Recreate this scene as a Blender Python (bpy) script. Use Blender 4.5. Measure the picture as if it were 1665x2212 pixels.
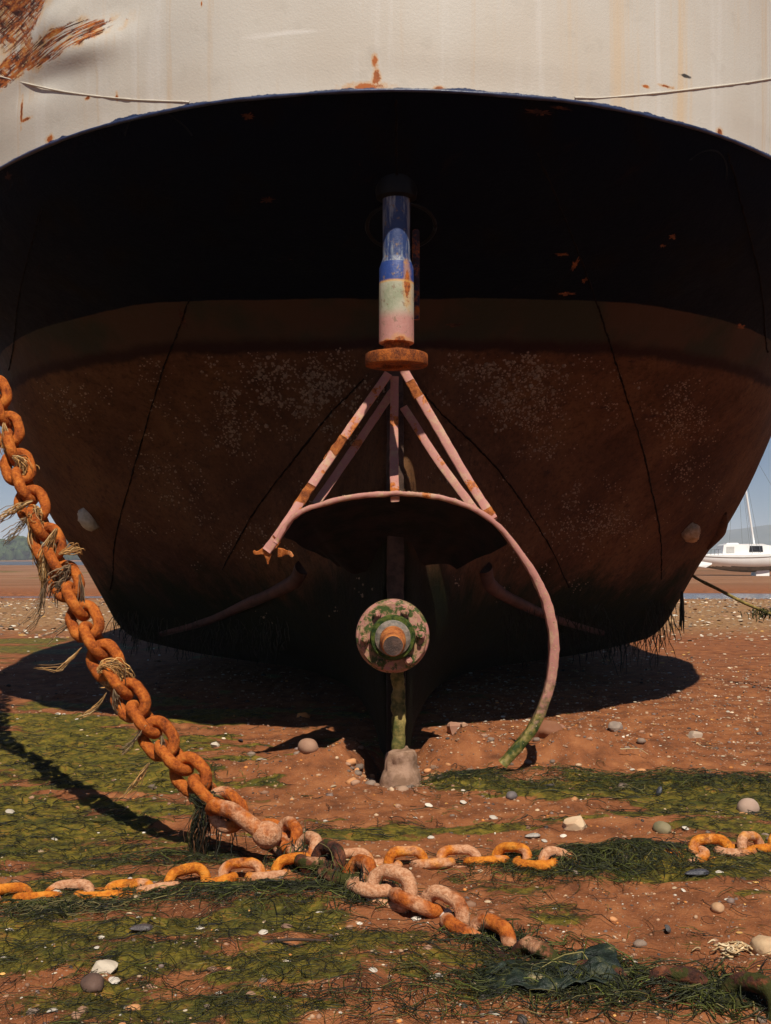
import bpy, math, random
import numpy as np
from mathutils import Vector, Matrix
from mathutils.bvhtree import BVHTree

random.seed(7); RNG = np.random.default_rng(11)
scene = bpy.context.scene
for o in list(bpy.data.objects): bpy.data.objects.remove(o)

# ------------------------------------------------------------------ camera, sky, sun, exposure
H = 1.25                                   # eye height above the mud
F, CX, CY = 2400.0, 832.5, 1105.5          # focal length and centre on a 1665 x 2211 sheet
PITCH = math.atan(100.0 / F)
cam = bpy.data.cameras.new('camera'); cam_o = bpy.data.objects.new('camera', cam)
scene.collection.objects.link(cam_o); scene.camera = cam_o
cam.sensor_fit = 'HORIZONTAL'; cam.sensor_width = 36.0; cam.lens = 36.0 * F / 1665.0
cam.clip_start = 0.05; cam.clip_end = 20000
cam_o.location = (0, 0, H); cam_o.rotation_euler = (math.pi / 2 + PITCH, 0, 0)

SUN_EL, SUN_AZ = math.radians(54.0), math.radians(10.0)     # azimuth: to the right of straight behind the viewer
world = bpy.data.worlds.new('World'); scene.world = world; world.use_nodes = True
wt = world.node_tree; wt.nodes.clear()
sky = wt.nodes.new('ShaderNodeTexSky'); sky.sky_type = 'NISHITA'; sky.sun_disc = False
sky.sun_elevation = SUN_EL; sky.sun_rotation = math.pi - SUN_AZ
sky.air_density = 0.6; sky.dust_density = 0.25; sky.ozone_density = 3.0
bg = wt.nodes.new('ShaderNodeBackground'); bg.inputs['Strength'].default_value = 0.05
wo = wt.nodes.new('ShaderNodeOutputWorld')
wt.links.new(sky.outputs[0], bg.inputs[0]); wt.links.new(bg.outputs[0], wo.inputs[0])
sun = bpy.data.lights.new('sun', 'SUN'); sun.energy = 5.0; sun.angle = math.radians(0.53); sun.color = (1.0, 0.92, 0.80)
sun_o = bpy.data.objects.new('sun', sun); scene.collection.objects.link(sun_o); sun_o.location = (3, -8, 14)
sun_dir = Vector((-math.sin(SUN_AZ) * math.cos(SUN_EL), math.cos(SUN_AZ) * math.cos(SUN_EL), -math.sin(SUN_EL)))
sun_o.rotation_euler = sun_dir.to_track_quat('-Z', 'Y').to_euler()
vs = scene.view_settings
vs.view_transform = 'Standard'; vs.look = 'None'; vs.exposure = 0.12; vs.gamma = 1.0; vs.use_curve_mapping = False
scene.cycles.max_bounces = 6; scene.cycles.volume_bounces = 0; scene.cycles.use_denoising = True

# ------------------------------------------------------------------ helpers: sight lines, noise
CP, SP = math.cos(PITCH), math.sin(PITCH)
def ray(x, y):
    dx, dy = (x - CX) / F, (CY - y) / F
    return Vector((dx, CP - dy * SP, SP + dy * CP))
def at(x, y, Y):                            # the point at distance Y on the line of sight through (x, y)
    d = ray(x, y); return Vector((0, 0, H)) + d * (Y / d.y)
def on_plane(x, y, z=0.0):
    d = ray(x, y); return Vector((0, 0, H)) + d * ((z - H) / d.z)

def _hash(ix, iy, iz=0):
    h = (ix.astype(np.int64) * 374761393 + iy.astype(np.int64) * 668265263 + np.asarray(iz).astype(np.int64) * 2147483647 + 12345) & 0xffffffff
    h = ((h ^ (h >> 13)) * 1274126177) & 0xffffffff
    h = ((h ^ (h >> 16)) * 2246822519) & 0xffffffff
    return ((h ^ (h >> 15)) & 0xffff) / 65535.0
def vn2(x, y):
    ix, iy = np.floor(x), np.floor(y); fx, fy = x - ix, y - iy
    fx = fx * fx * (3 - 2 * fx); fy = fy * fy * (3 - 2 * fy)
    a, b, c, d = _hash(ix, iy), _hash(ix + 1, iy), _hash(ix, iy + 1), _hash(ix + 1, iy + 1)
    return (a * (1 - fx) + b * fx) * (1 - fy) + (c * (1 - fx) + d * fx) * fy
def fbm2(x, y, o=4):
    s = 0; a = .5; t = 0
    for i in range(o):
        s = s + a * vn2(x * 2 ** i + 17.3 * i, y * 2 ** i - 9.1 * i); t += a; a *= .5
    return s / t
def vn3(P):
    I = np.floor(P); f = P - I; f = f * f * (3 - 2 * f); r = 0
    for cx in (0, 1):
        for cy in (0, 1):
            for cz in (0, 1):
                w = (f[:, 0] if cx else 1 - f[:, 0]) * (f[:, 1] if cy else 1 - f[:, 1]) * (f[:, 2] if cz else 1 - f[:, 2])
                r = r + w * _hash(I[:, 0] + cx, I[:, 1] + cy, I[:, 2] + cz)
    return r
def fbm3(P, o=3):
    s = 0; a = .5; t = 0
    for i in range(o): s = s + a * vn3(P * 2 ** i + 13.7 * i); t += a; a *= .5
    return s / t
def sstep(a, b, x):
    t = np.clip((x - a) / (b - a), 0, 1); return t * t * (3 - 2 * t)
def pchip(xs, ys, xq, flat0=None):
    xs = np.asarray(xs, float); ys = np.asarray(ys, float); xq = np.asarray(xq, float)
    h = np.diff(xs); sh = (-1,) + (1,) * (ys.ndim - 1); d = np.diff(ys, axis=0) / h.reshape(sh)
    m = np.zeros_like(ys); m[0] = d[0]; m[-1] = d[-1]
    if flat0 is not None: m[0, flat0] = 0
    for i in range(1, len(xs) - 1):
        w1, w2 = 2 * h[i] + h[i - 1], h[i] + 2 * h[i - 1]
        same = (d[i - 1] * d[i]) > 0
        with np.errstate(divide='ignore', invalid='ignore'):
            v = (w1 + w2) / (w1 / d[i - 1] + w2 / d[i])
        m[i] = np.where(same, v, 0)
    k = np.clip(np.searchsorted(xs, xq, side='right') - 1, 0, len(xs) - 2)
    t = ((xq - xs[k]) / h[k]).reshape(sh); hh = h[k].reshape(sh)
    return (2 * t**3 - 3 * t**2 + 1) * ys[k] + (t**3 - 2 * t**2 + t) * hh * m[k] + (-2 * t**3 + 3 * t**2) * ys[k + 1] + (t**3 - t**2) * hh * m[k + 1]
def smooth_path(pts, n):
    P = np.array([tuple(p) for p in pts], float); return pchip(np.arange(len(P)), P, np.linspace(0, len(P) - 1, n))

# ------------------------------------------------------------------ helpers: meshes and objects
COL = scene.collection
def mesh_np(name, V, Fc, smooth=True):
    V = np.asarray(V, np.float32); me = bpy.data.meshes.new(name)
    groups = Fc if isinstance(Fc, (list, tuple)) and len(Fc) and isinstance(Fc[0], np.ndarray) and Fc[0].ndim == 2 else [np.asarray(Fc, np.int32)]
    tot, li = [], []
    for g in groups:
        g = np.asarray(g, np.int32); li.append(g.ravel()); tot.append(np.full(len(g), g.shape[1], np.int32))
    li = np.concatenate(li); tot = np.concatenate(tot); st = np.concatenate(([0], np.cumsum(tot)[:-1])).astype(np.int32)
    me.vertices.add(len(V)); me.vertices.foreach_set('co', V.ravel())
    me.loops.add(len(li)); me.loops.foreach_set('vertex_index', li)
    me.polygons.add(len(tot)); me.polygons.foreach_set('loop_start', st); me.polygons.foreach_set('loop_total', tot)
    me.polygons.foreach_set('use_smooth', np.full(len(tot), smooth))
    me.update(calc_edges=True); me.validate()
    return me
def point_attr(me, name, arr):
    arr = np.asarray(arr, np.float32)
    if arr.ndim == 1:
        a = me.attributes.new(name, 'FLOAT', 'POINT'); a.data.foreach_set('value', arr)
    else:
        a = me.attributes.new(name, 'FLOAT_COLOR', 'POINT'); a.data.foreach_set('color', np.c_[arr, np.ones(len(arr))].astype(np.float32).ravel())
def wloc(o):
    v = Vector((0, 0, 0))
    while o is not None: v += o.location; o = o.parent
    return v
def tag(o, label=None, cat=None, group=None, kind=None):
    for k, v in (('label', label), ('category', cat), ('group', group), ('kind', kind)):
        if v: o[k] = v
    return o
def obj(name, V, Fc, mat, parent=None, smooth=True, sharp=None):   # V in place coordinates
    V = np.asarray(V, float)
    if parent is not None: V = V - np.array(wloc(parent))
    me = mesh_np(name, V, Fc, smooth); o = bpy.data.objects.new(name, me); COL.objects.link(o); o.parent = parent
    if mat: me.materials.append(mat)
    if sharp:
        try: me.set_sharp_from_angle(angle=math.radians(sharp))
        except Exception: pass
    return o
def empty(name, loc):
    o = bpy.data.objects.new(name, None); COL.objects.link(o); o.location = loc; o.empty_display_size = .1; return o
def join(parts):                             # several (V, F) with equal face size
    Vs, Fs, n = [], [], 0
    for v, f in parts: Vs.append(np.asarray(v, float)); Fs.append(np.asarray(f) + n); n += len(v)
    return np.concatenate(Vs), np.concatenate(Fs)
def grid_faces(nu, nv, wrap_u=False, wrap_v=False):
    i = np.arange(nu if wrap_u else nu - 1); j = np.arange(nv if wrap_v else nv - 1)
    I, J = np.meshgrid(i, j, indexing='ij'); I2, J2 = (I + 1) % nu, (J + 1) % nv
    return np.stack([I * nv + J, I2 * nv + J, I2 * nv + J2, I * nv + J2], -1).reshape(-1, 4)
def lathe(prof, centre, axis='z', n=40):     # prof: (radius, offset along the axis)
    P = np.array(prof, float); a = np.linspace(0, 2 * np.pi, n, endpoint=False); c = np.array(tuple(centre))
    R, O = P[:, 0][:, None], P[:, 1][:, None]
    ca, sa, o = R * np.cos(a), R * np.sin(a), O + 0 * a
    V = np.stack([ca, sa, o], -1) if axis == 'z' else np.stack([ca, o, sa], -1)
    return V.reshape(-1, 3) + c, grid_faces(len(P), n, wrap_v=True)
def frames(P):
    T = np.gradient(P, axis=0); T /= np.linalg.norm(T, axis=1)[:, None] + 1e-9
    ref = np.where(np.abs(T[:, 2:3]) > .95, np.array([[0, 1, 0]]), np.array([[0, 0, 1]]))
    A = np.cross(T, ref); A /= np.linalg.norm(A, axis=1)[:, None] + 1e-9
    return T, A, np.cross(A, T)
def tube(P, r, n=8, flat=1.0):
    P = np.array([tuple(p) for p in P], float); T, A, B = frames(P); r = np.broadcast_to(np.asarray(r, float), (len(P),))
    a = np.linspace(0, 2 * np.pi, n, endpoint=False)
    V = P[:, None] + r[:, None, None] * (A[:, None] * np.cos(a)[None, :, None] + flat * B[:, None] * np.sin(a)[None, :, None])
    V = V.reshape(-1, 3); Fq = grid_faces(len(P), n, wrap_v=True)
    m = len(V); V = np.concatenate([V, P[:1], P[-1:]])
    k = np.arange(n); e = (len(P) - 1) * n
    Fq = np.concatenate([Fq, np.stack([np.full(n, m), (k + 1) % n, k, np.full(n, m)], -1)[:, [0, 1, 2, 2]],
                         np.stack([np.full(n, m + 1), e + k, e + (k + 1) % n, e + (k + 1) % n], -1)])
    return V, Fq
def fixq(V, Fq):                             # split degenerate quads into triangles group
    Fq = np.asarray(Fq); tri = Fq[:, 2] == Fq[:, 3]
    return V, [Fq[~tri], Fq[tri][:, :3]] if tri.any() else Fq
def box(c, s):
    c, s = np.array(tuple(c)), np.array(s) / 2
    V = np.array([[x, y, z] for x in (-1, 1) for y in (-1, 1) for z in (-1, 1)]) * s + c
    return V, np.array([[0, 1, 3, 2], [4, 6, 7, 5], [0, 4, 5, 1], [2, 3, 7, 6], [0, 2, 6, 4], [1, 5, 7, 3]])
def bar(P, wid, dep, side, jitter=0.0, seed=0):   # a flat bar along P: width vector `side`, depth square to it
    P = np.array([tuple(p) for p in P], float); T = np.gradient(P, axis=0); T /= np.linalg.norm(T, axis=1)[:, None]
    B = np.broadcast_to(np.array(side, float), P.shape); B = B - T * (B * T).sum(1)[:, None]; B /= np.linalg.norm(B, axis=1)[:, None]
    A = np.cross(T, B); w = np.broadcast_to(np.asarray(wid, float), (len(P),))[:, None]
    c = [( -1, -1), (1, -1), (1, 1), (-1, 1)]; b = .16
    prof = []
    for sx, sy in c:                          # bevelled corners
        if sx * sy > 0: prof += [(sx, sy * (1 - b)), (sx * (1 - b), sy)]
        else: prof += [(sx * (1 - b), sy), (sx, sy * (1 - b))]
    V = np.stack([P + A * w / 2 * px + B * dep / 2 * py for px, py in prof], 1)
    if jitter:
        V = V + (fbm3(V.reshape(-1, 3) * 30 + seed, 2).reshape(V.shape[:2])[..., None] - .5) * jitter * (A + B)[:, None]
    n = len(prof); V = V.reshape(-1, 3); m = len(V); Fq = grid_faces(len(P), n, wrap_v=True)
    V = np.concatenate([V, P[:1], P[-1:]]); k = np.arange(n); e = (len(P) - 1) * n
    F3 = np.concatenate([np.stack([np.full(n, m), (k + 1) % n, k], -1), np.stack([np.full(n, m + 1), e + k, e + (k + 1) % n], -1)])
    return V, [Fq, F3]
def ico(sub):
    import bmesh
    bm = bmesh.new(); bmesh.ops.create_icosphere(bm, subdivisions=sub, radius=1.0)
    V = np.array([v.co[:] for v in bm.verts]); Fc = np.array([[v.index for v in f.verts] for f in bm.faces]); bm.free(); return V, Fc
ICO1, ICO2, ICO3 = ico(1), ico(2), ico(3)

# ------------------------------------------------------------------ helpers: materials
class G:
    def __init__(s, name):
        s.mat = bpy.data.materials.new(name); s.mat.use_nodes = True; s.nt = s.mat.node_tree; s.nt.nodes.clear()
        s.out = s.nt.nodes.new('ShaderNodeOutputMaterial'); s.p = s.nt.nodes.new('ShaderNodeBsdfPrincipled')
        s.nt.links.new(s.p.outputs[0], s.out.inputs[0])
    def n(s, t): return s.nt.nodes.new(t)
    def lk(s, v, inp):
        if isinstance(v, bpy.types.NodeSocket): s.nt.links.new(v, inp)
        elif isinstance(v, (tuple, list)): inp.default_value = tuple(v) + ((1,) if len(v) == 3 and inp.type == 'RGBA' else ())
        else: inp.default_value = v
    def pos(s): return s.n('ShaderNodeNewGeometry').outputs['Position']
    def oco(s): return s.n('ShaderNodeTexCoord').outputs['Object']
    def rnd(s): return s.n('ShaderNodeObjectInfo').outputs['Random']
    def attr(s, name, col=False): a = s.n('ShaderNodeAttribute'); a.attribute_name = name; return a.outputs['Color' if col else 'Fac']
    def sep(s, v): m = s.n('ShaderNodeSeparateXYZ'); s.lk(v, m.inputs[0]); return m.outputs
    def scl(s, v, k, off=None):
        m = s.n('ShaderNodeMapping'); s.lk(v, m.inputs[0]); m.inputs['Scale'].default_value = k if isinstance(k, tuple) else (k, k, k)
        if off is not None: s.lk(off, m.inputs['Location'])
        return m.outputs[0]
    def rot(s, v, e): m = s.n('ShaderNodeMapping'); s.lk(v, m.inputs[0]); m.inputs['Rotation'].default_value = e; return m.outputs[0]
    def noise(s, v, scale, det=4, rough=.55, dist=0.0):
        m = s.n('ShaderNodeTexNoise'); s.lk(v, m.inputs['Vector']); m.inputs['Scale'].default_value = scale
        m.inputs['Detail'].default_value = det; m.inputs['Roughness'].default_value = rough; m.inputs['Distortion'].default_value = dist
        return m.outputs['Fac']
    def vor(s, v, scale, feat='F1'):
        m = s.n('ShaderNodeTexVoronoi'); m.feature = feat; s.lk(v, m.inputs['Vector']); m.inputs['Scale'].default_value = scale; return m.outputs['Distance']
    def math(s, op, a, b=0.0, c=None):
        m = s.n('ShaderNodeMath'); m.operation = op; s.lk(a, m.inputs[0]); s.lk(b, m.inputs[1])
        if c is not None: s.lk(c, m.inputs[2])
        return m.outputs[0]
    def mr(s, v, a, b, c=0.0, d=1.0):
        m = s.n('ShaderNodeMapRange'); m.interpolation_type = 'SMOOTHSTEP'
        for i, x in enumerate((v, a, b, c, d)): s.lk(x, m.inputs[i])
        return m.outputs[0]
    def mix(s, f, a, b):
        m = s.n('ShaderNodeMix'); m.data_type = 'RGBA'; s.lk(f, m.inputs[0]); s.lk(a, m.inputs[6]); s.lk(b, m.inputs[7]); return m.outputs[2]
    def ramp(s, f, stops):
        m = s.n('ShaderNodeValToRGB'); s.lk(f, m.inputs[0]); cr = m.color_ramp
        while len(cr.elements) < len(stops): cr.elements.new(.5)
        for e, (p, c) in zip(cr.elements, stops): e.position = p; e.color = tuple(c) + (1,)
        return m.outputs[0]
    def bump(s, h, strength, dist=.01, nrm=None):
        m = s.n('ShaderNodeBump'); m.inputs['Strength'].default_value = strength; m.inputs['Distance'].default_value = dist; s.lk(h, m.inputs['Height'])
        if nrm is not None: s.lk(nrm, m.inputs['Normal'])
        return m.outputs[0]
    def done(s, col, rough=.7, nrm=None, spec=.3, metal=0.0):
        s.lk(col, s.p.inputs['Base Color']); s.lk(rough, s.p.inputs['Roughness']); s.lk(spec, s.p.inputs['Specular IOR Level']); s.lk(metal, s.p.inputs['Metallic'])
        if nrm is not None: s.lk(nrm, s.p.inputs['Normal'])
        return s.mat
RUST_D, RUST_M, RUST_O, RUST_Y = (.045, .014, .006), (.16, .042, .012), (.40, .11, .018), (.55, .27, .06)
def blob(g, x, z, cx, cz, rx, rz, wob, amp=.5):    # 1 inside a ragged patch, 0 outside
    dx = g.math('DIVIDE', g.math('SUBTRACT', x, cx), rx); dz = g.math('DIVIDE', g.math('SUBTRACT', z, cz), rz)
    d = g.math('SQRT', g.math('ADD', g.math('MULTIPLY', dx, dx), g.math('MULTIPLY', dz, dz)))
    return g.math('SUBTRACT', g.math('ADD', 1.0, g.math('MULTIPLY', g.math('SUBTRACT', wob, .5), amp * 4)), d)

XC = 0.062                                  # the boat's centre line
ZE = 3.71                                   # height of the knuckle under the cream bulwark
ZW = 2.945                                  # top of the anti-fouling paint

def m_bulwark():
    g = G('cream_paint_weathered'); P = g.pos(); x, y, z = g.sep(P)
    broad = g.noise(P, .9, 3); mott = g.noise(P, 7, 5, .6); fine = g.noise(P, 120, 3)
    streak = g.noise(g.scl(P, (5.5, 5.5, .16)), 1.0, 5, .62); streak2 = g.noise(g.scl(P, (14, 14, .25), (3, 3, 3)), 1.0, 4, .6)
    col = g.mix(g.mr(broad, .38, .62), (.55, .52, .465), (.52, .475, .41))
    col = g.mix(g.math('MULTIPLY', g.mr(streak, .52, .68), .45), col, (.64, .62, .59))
    col = g.mix(g.math('MULTIPLY', g.mr(streak2, .56, .74), .4), col, (.52, .37, .22))
    warm = g.math('MULTIPLY', g.mr(streak, .48, .33), g.mr(x, .0, 1.8))
    col = g.mix(g.math('MULTIPLY', warm, .55), col, (.60, .42, .23))
    col = g.mix(g.math('MULTIPLY', g.mr(mott, .56, .75), .35), col, (.40, .37, .32))
    grime = g.math('MULTIPLY', g.mr(g.noise(P, 2.2, 5, .65), .5, .8), g.mr(x, -.5, -2.6))
    col = g.mix(g.math('MULTIPLY', grime, .5), col, (.33, .32, .30))
    # chalky scuffs
    scuff = blob(g, x, z, -.58, 4.045, .24, .025, g.noise(g.scl(P, (3, 3, 26)), 1.0, 4), .5)
    col = g.mix(g.math('MULTIPLY', g.mr(scuff, 0, .8), .55), col, (.72, .70, .67))
    smear = blob(g, x, z, 1.71, 3.995, .055, .014, g.noise(P, 30, 3), .3)
    col = g.mix(g.mr(smear, .1, .6), col, (.05, .045, .04))
    # the great rusty gouge high on the port quarter, and the small rust marks
    w1 = g.noise(P, 4.5, 6, .68, .6); fib = g.noise(g.scl(g.rot(P, (0, math.radians(7), 0)), (2.2, 2.2, 42)), 1.0, 5, .7, 1.2)
    fib2 = g.noise(g.scl(g.rot(P, (0, math.radians(-48), 0)), (4, 4, 34)), 1.0, 5, .7, 1.0)
    A = blob(g, x, z, -2.28, 4.66, .27, .26, w1, .30); B = blob(g, x, z, -1.90, 4.29, .38, .085, w1, .34); C = blob(g, x, z, -2.33, 4.33, .18, .12, w1, .32)
    gouge = g.math('MAXIMUM', g.math('MAXIMUM', A, B), C)
    halo = g.mr(gouge, -.35, .3)
    scr = g.math('MAXIMUM', g.mr(fib, .42, .50), g.math('MULTIPLY', g.mr(fib2, .47, .54), g.mr(g.math('MAXIMUM', A, C), -.1, .3)))
    small = []
    for cx, cz, rx, rz in ((-.1, ZE + .02, .12, .025), (-.05, ZE + .06, .022, .06), (-.055, ZE + .155, .018, .03), (-2.0, ZE + .03, .03, .03), (1.95, ZE + .02, .022, .03),
                           (-2.24, 4.0, .012, .10), (-2.20, 3.93, .05, .012), (-1.52, 3.86, .010, .03), (-1.72, 3.90, .02, .012), (1.58, 3.905, .045, .010), (1.45, 3.875, .02, .010), (-1.0, 4.26, .005, .018), (.28, ZE + .015, .03, .015)):
        small.append(blob(g, x, z, cx, cz, rx, rz, g.noise(P, 26, 4, .7), .55))
    sm = small[0]
    for s_ in small[1:]: sm = g.math('MAXIMUM', sm, s_)
    col = g.mix(g.math('MULTIPLY', g.math('MULTIPLY', halo, g.mr(g.noise(P, 9, 5, .7), .40, .62)), .8), col, (.60, .34, .10))
    rustc = g.ramp(g.noise(g.scl(P, (8, 8, 22)), 1.0, 5, .7), [(.40, RUST_D), (.47, RUST_M), (.56, RUST_O), (.70, RUST_Y)])
    inside = g.math('MULTIPLY', g.mr(gouge, .0, .16), scr)
    core = g.mr(g.math('ADD', A, g.math('MULTIPLY', w1, .9)), 1.18, 1.38)
    inside = g.math('MAXIMUM', inside, g.math('MULTIPLY', core, .9))
    col = g.mix(inside, col, rustc)
    col = g.mix(g.math('MULTIPLY', g.mr(sm, -.5, .4), .6), col, RUST_Y)
    col = g.mix(g.mr(sm, .15, .5), col, g.ramp(mott, [(.4, RUST_M), (.6, RUST_O)]))
    # blue boot-top brushed unevenly along the lower edge
    e = g.math('ADD', g.math('SUBTRACT', z, ZE), g.math('MULTIPLY', g.math('SUBTRACT', g.noise(P, 3.2, 6, .75), .5), .075))
    col = g.mix(g.mr(e, .017, .012), col, g.mix(g.mr(fine, .4, .6), (.012, .026, .085), (.03, .05, .12)))
    h = g.math('ADD', g.math('MULTIPLY', g.noise(P, 75, 4, .6), 1.0), g.math('MULTIPLY', inside, -1.5))
    h = g.math('ADD', h, g.math('MULTIPLY', g.noise(P, 14, 4), .6))
    return g.done(col, g.math('ADD', .42, g.math('MULTIPLY', mott, .3)), g.bump(h, .30, .004), .35)

def m_hull():
    g = G('hull_bottom_paint'); P = g.pos(); x, y, z = g.sep(P); ax = g.math('ABSOLUTE', x)
    n1 = g.noise(P, 1.3, 5, .6); n2 = g.noise(P, 9, 5, .65); n3 = g.noise(P, 60, 3)
    drag = g.noise(g.scl(g.rot(P, (0, math.radians(35), 0)), (2, 2, 14)), 1.0, 5, .65)
    navy = g.mix(g.mr(g.noise(P, 3, 5), .5, .75), (.0022, .0032, .0090), (.0050, .0030, .0030))
    navy = g.mix(g.math('MULTIPLY', g.mr(drag, .60, .74), .5), navy, (.02, .008, .004))
    brown = g.ramp(n1, [(.3, (.052, .021, .010)), (.5, (.100, .045, .020)), (.7, (.150, .076, .034))])
    brown = g.mix(g.math('MULTIPLY', g.mr(n2, .5, .75), .5), brown, (.032, .012, .009))
    brown = g.mix(g.math('MULTIPLY', g.mr(drag, .57, .7), .35), brown, (.16, .075, .038))
    grit = g.noise(P, 24, 6, .8); brown = g.mix(g.math('MULTIPLY', g.mr(grit, .50, .62), .6), brown, (.030, .014, .009)); brown = g.mix(g.math('MULTIPLY', g.mr(grit, .42, .34), .5), brown, (.19, .105, .055))
    band = g.mix(g.mr(n1, .42, .58), (.036, .034, .020), (.062, .036, .021))
    edge = g.math('ADD', z, g.math('MULTIPLY', g.math('SUBTRACT', g.noise(P, 4, 5, .7), .5), .10))
    e2 = g.math('ADD', z, g.math('MULTIPLY', g.math('SUBTRACT', g.noise(P, 2, 5, .6), .5), .03))
    col = g.mix(g.mr(edge, 2.64, 2.68), brown, (.030, .013, .010))
    col = g.mix(g.mr(edge, 2.70, 2.76), col, band)
    col = g.mix(g.mr(e2, ZW - .004, ZW + .004), col, navy)
    weed = g.math('ADD', z, g.math('MULTIPLY', g.math('SUBTRACT', g.noise(g.scl(P, (3, 3, 1.4)), 1.2, 6, .7), .5), 1.1))
    weed2 = g.math('MULTIPLY', g.mr(g.math('ADD', g.noise(P, 2.6, 6, .7), g.math('MULTIPLY', z, -.10)), .44, .56), .6)
    col = g.mix(g.math('MULTIPLY', weed2, g.mr(z, ZW - .5, ZW - 1.0)), col, (.026, .016, .014))
    col = g.mix(g.mr(weed, 1.28, .86), col, g.mix(g.mr(n2, .4, .6), (.005, .009, .003), (.013, .016, .006)))
    painted_shade = g.math('MULTIPLY', g.mr(g.math('ADD', g.math('ADD', ax, g.math('MULTIPLY', z, .85)), g.math('MULTIPLY', g.math('SUBTRACT', g.noise(P, 2.4, 5, .7), .5), .8)), 1.55, 1.1), .92)  # shade round the deadwood, painted into the hull colour low on the centre line
    col = g.mix(painted_shade, col, g.mix(g.mr(n2, .42, .6), (.0035, .0055, .0022), (.012, .013, .006)))
    spots = g.mr(g.noise(P, 5, 6, .72), .70, .73)
    col = g.mix(g.math('MULTIPLY', spots, .8), col, g.mix(n3, (.07, .018, .01), (.20, .06, .015)))
    h = g.math('ADD', g.math('ADD', n3, g.math('MULTIPLY', n2, 2.0)), g.math('MULTIPLY', grit, 2.0))
    return g.done(col, g.math('ADD', .45, g.math('MULTIPLY', n2, .35)), g.bump(h, .6, .007), .03)

def m_rust(name, c=(RUST_D, RUST_M, RUST_O), sc=9.0, pale=None, bump=.6, green=0.0):
    g = G(name); P = g.pos(); a = g.noise(P, sc, 6, .7); b = g.noise(P, sc * 8, 4, .6)
    col = g.ramp(g.math('ADD', g.math('MULTIPLY', a, .75), g.math('MULTIPLY', b, .25)), [(.36, c[0]), (.48, c[1]), (.62, c[2])])
    if pale: col = g.mix(g.mr(g.noise(P, sc * .45, 5, .65), .50, .62), col, pale)
    if green: col = g.mix(g.math('MULTIPLY', g.mr(g.noise(P, sc * .8, 5, .7), .5, .62), green), col, (.035, .05, .012))
    return g.done(col, .85, g.bump(g.math('ADD', a, b), bump, .006), .2)

def m_pink(name, rust_at=.60, green=0.0, zgreen=None):       # flaking pink primer over rusty steel
    g = G(name); P = g.pos(); x, y, z = g.sep(P)
    a = g.noise(P, 7, 5, .65); b = g.noise(P, 55, 4, .6); w = g.noise(P, 3.1, 6, .72)
    col = g.mix(a, (.36, .145, .118), (.44, .205, .17)); col = g.mix(g.mr(b, .54, .7), col, (.42, .26, .13)); col = g.mix(g.math('MULTIPLY', g.mr(g.noise(P, 11, 5, .7), .52, .66), .6), col, (.46, .33, .19))
    col = g.mix(g.mr(w, rust_at, rust_at + .015), col, g.ramp(b, [(.35, RUST_M), (.5, RUST_O), (.65, (.45, .16, .04))]))
    if zgreen:
        gr = g.math('ADD', z, g.math('MULTIPLY', g.math('SUBTRACT', g.noise(P, 22, 4, .7), .5), zgreen * 1.6))
        col = g.mix(g.mr(gr, zgreen * 1.1, zgreen * .5), col, g.ramp(g.noise(P, 30, 4), [(.40, (.03, .05, .01)), (.55, (.16, .14, .03)), (.7, (.30, .22, .08))]))
    if green: col = g.mix(g.math('MULTIPLY', g.mr(g.noise(P, 9, 5, .7), .42, .58), .85), col, g.mix(b, (.10, .07, .025), (.30, .21, .08)))
    if green: col = g.mix(g.mr(g.noise(P, 18, 5, .75), green, green + .06), col, g.mix(b, (.012, .03, .006), (.07, .10, .015)))
    return g.done(col, .6, g.bump(g.math('ADD', b, g.math('MULTIPLY', w, 1.5)), .5, .005), .3)

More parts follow.
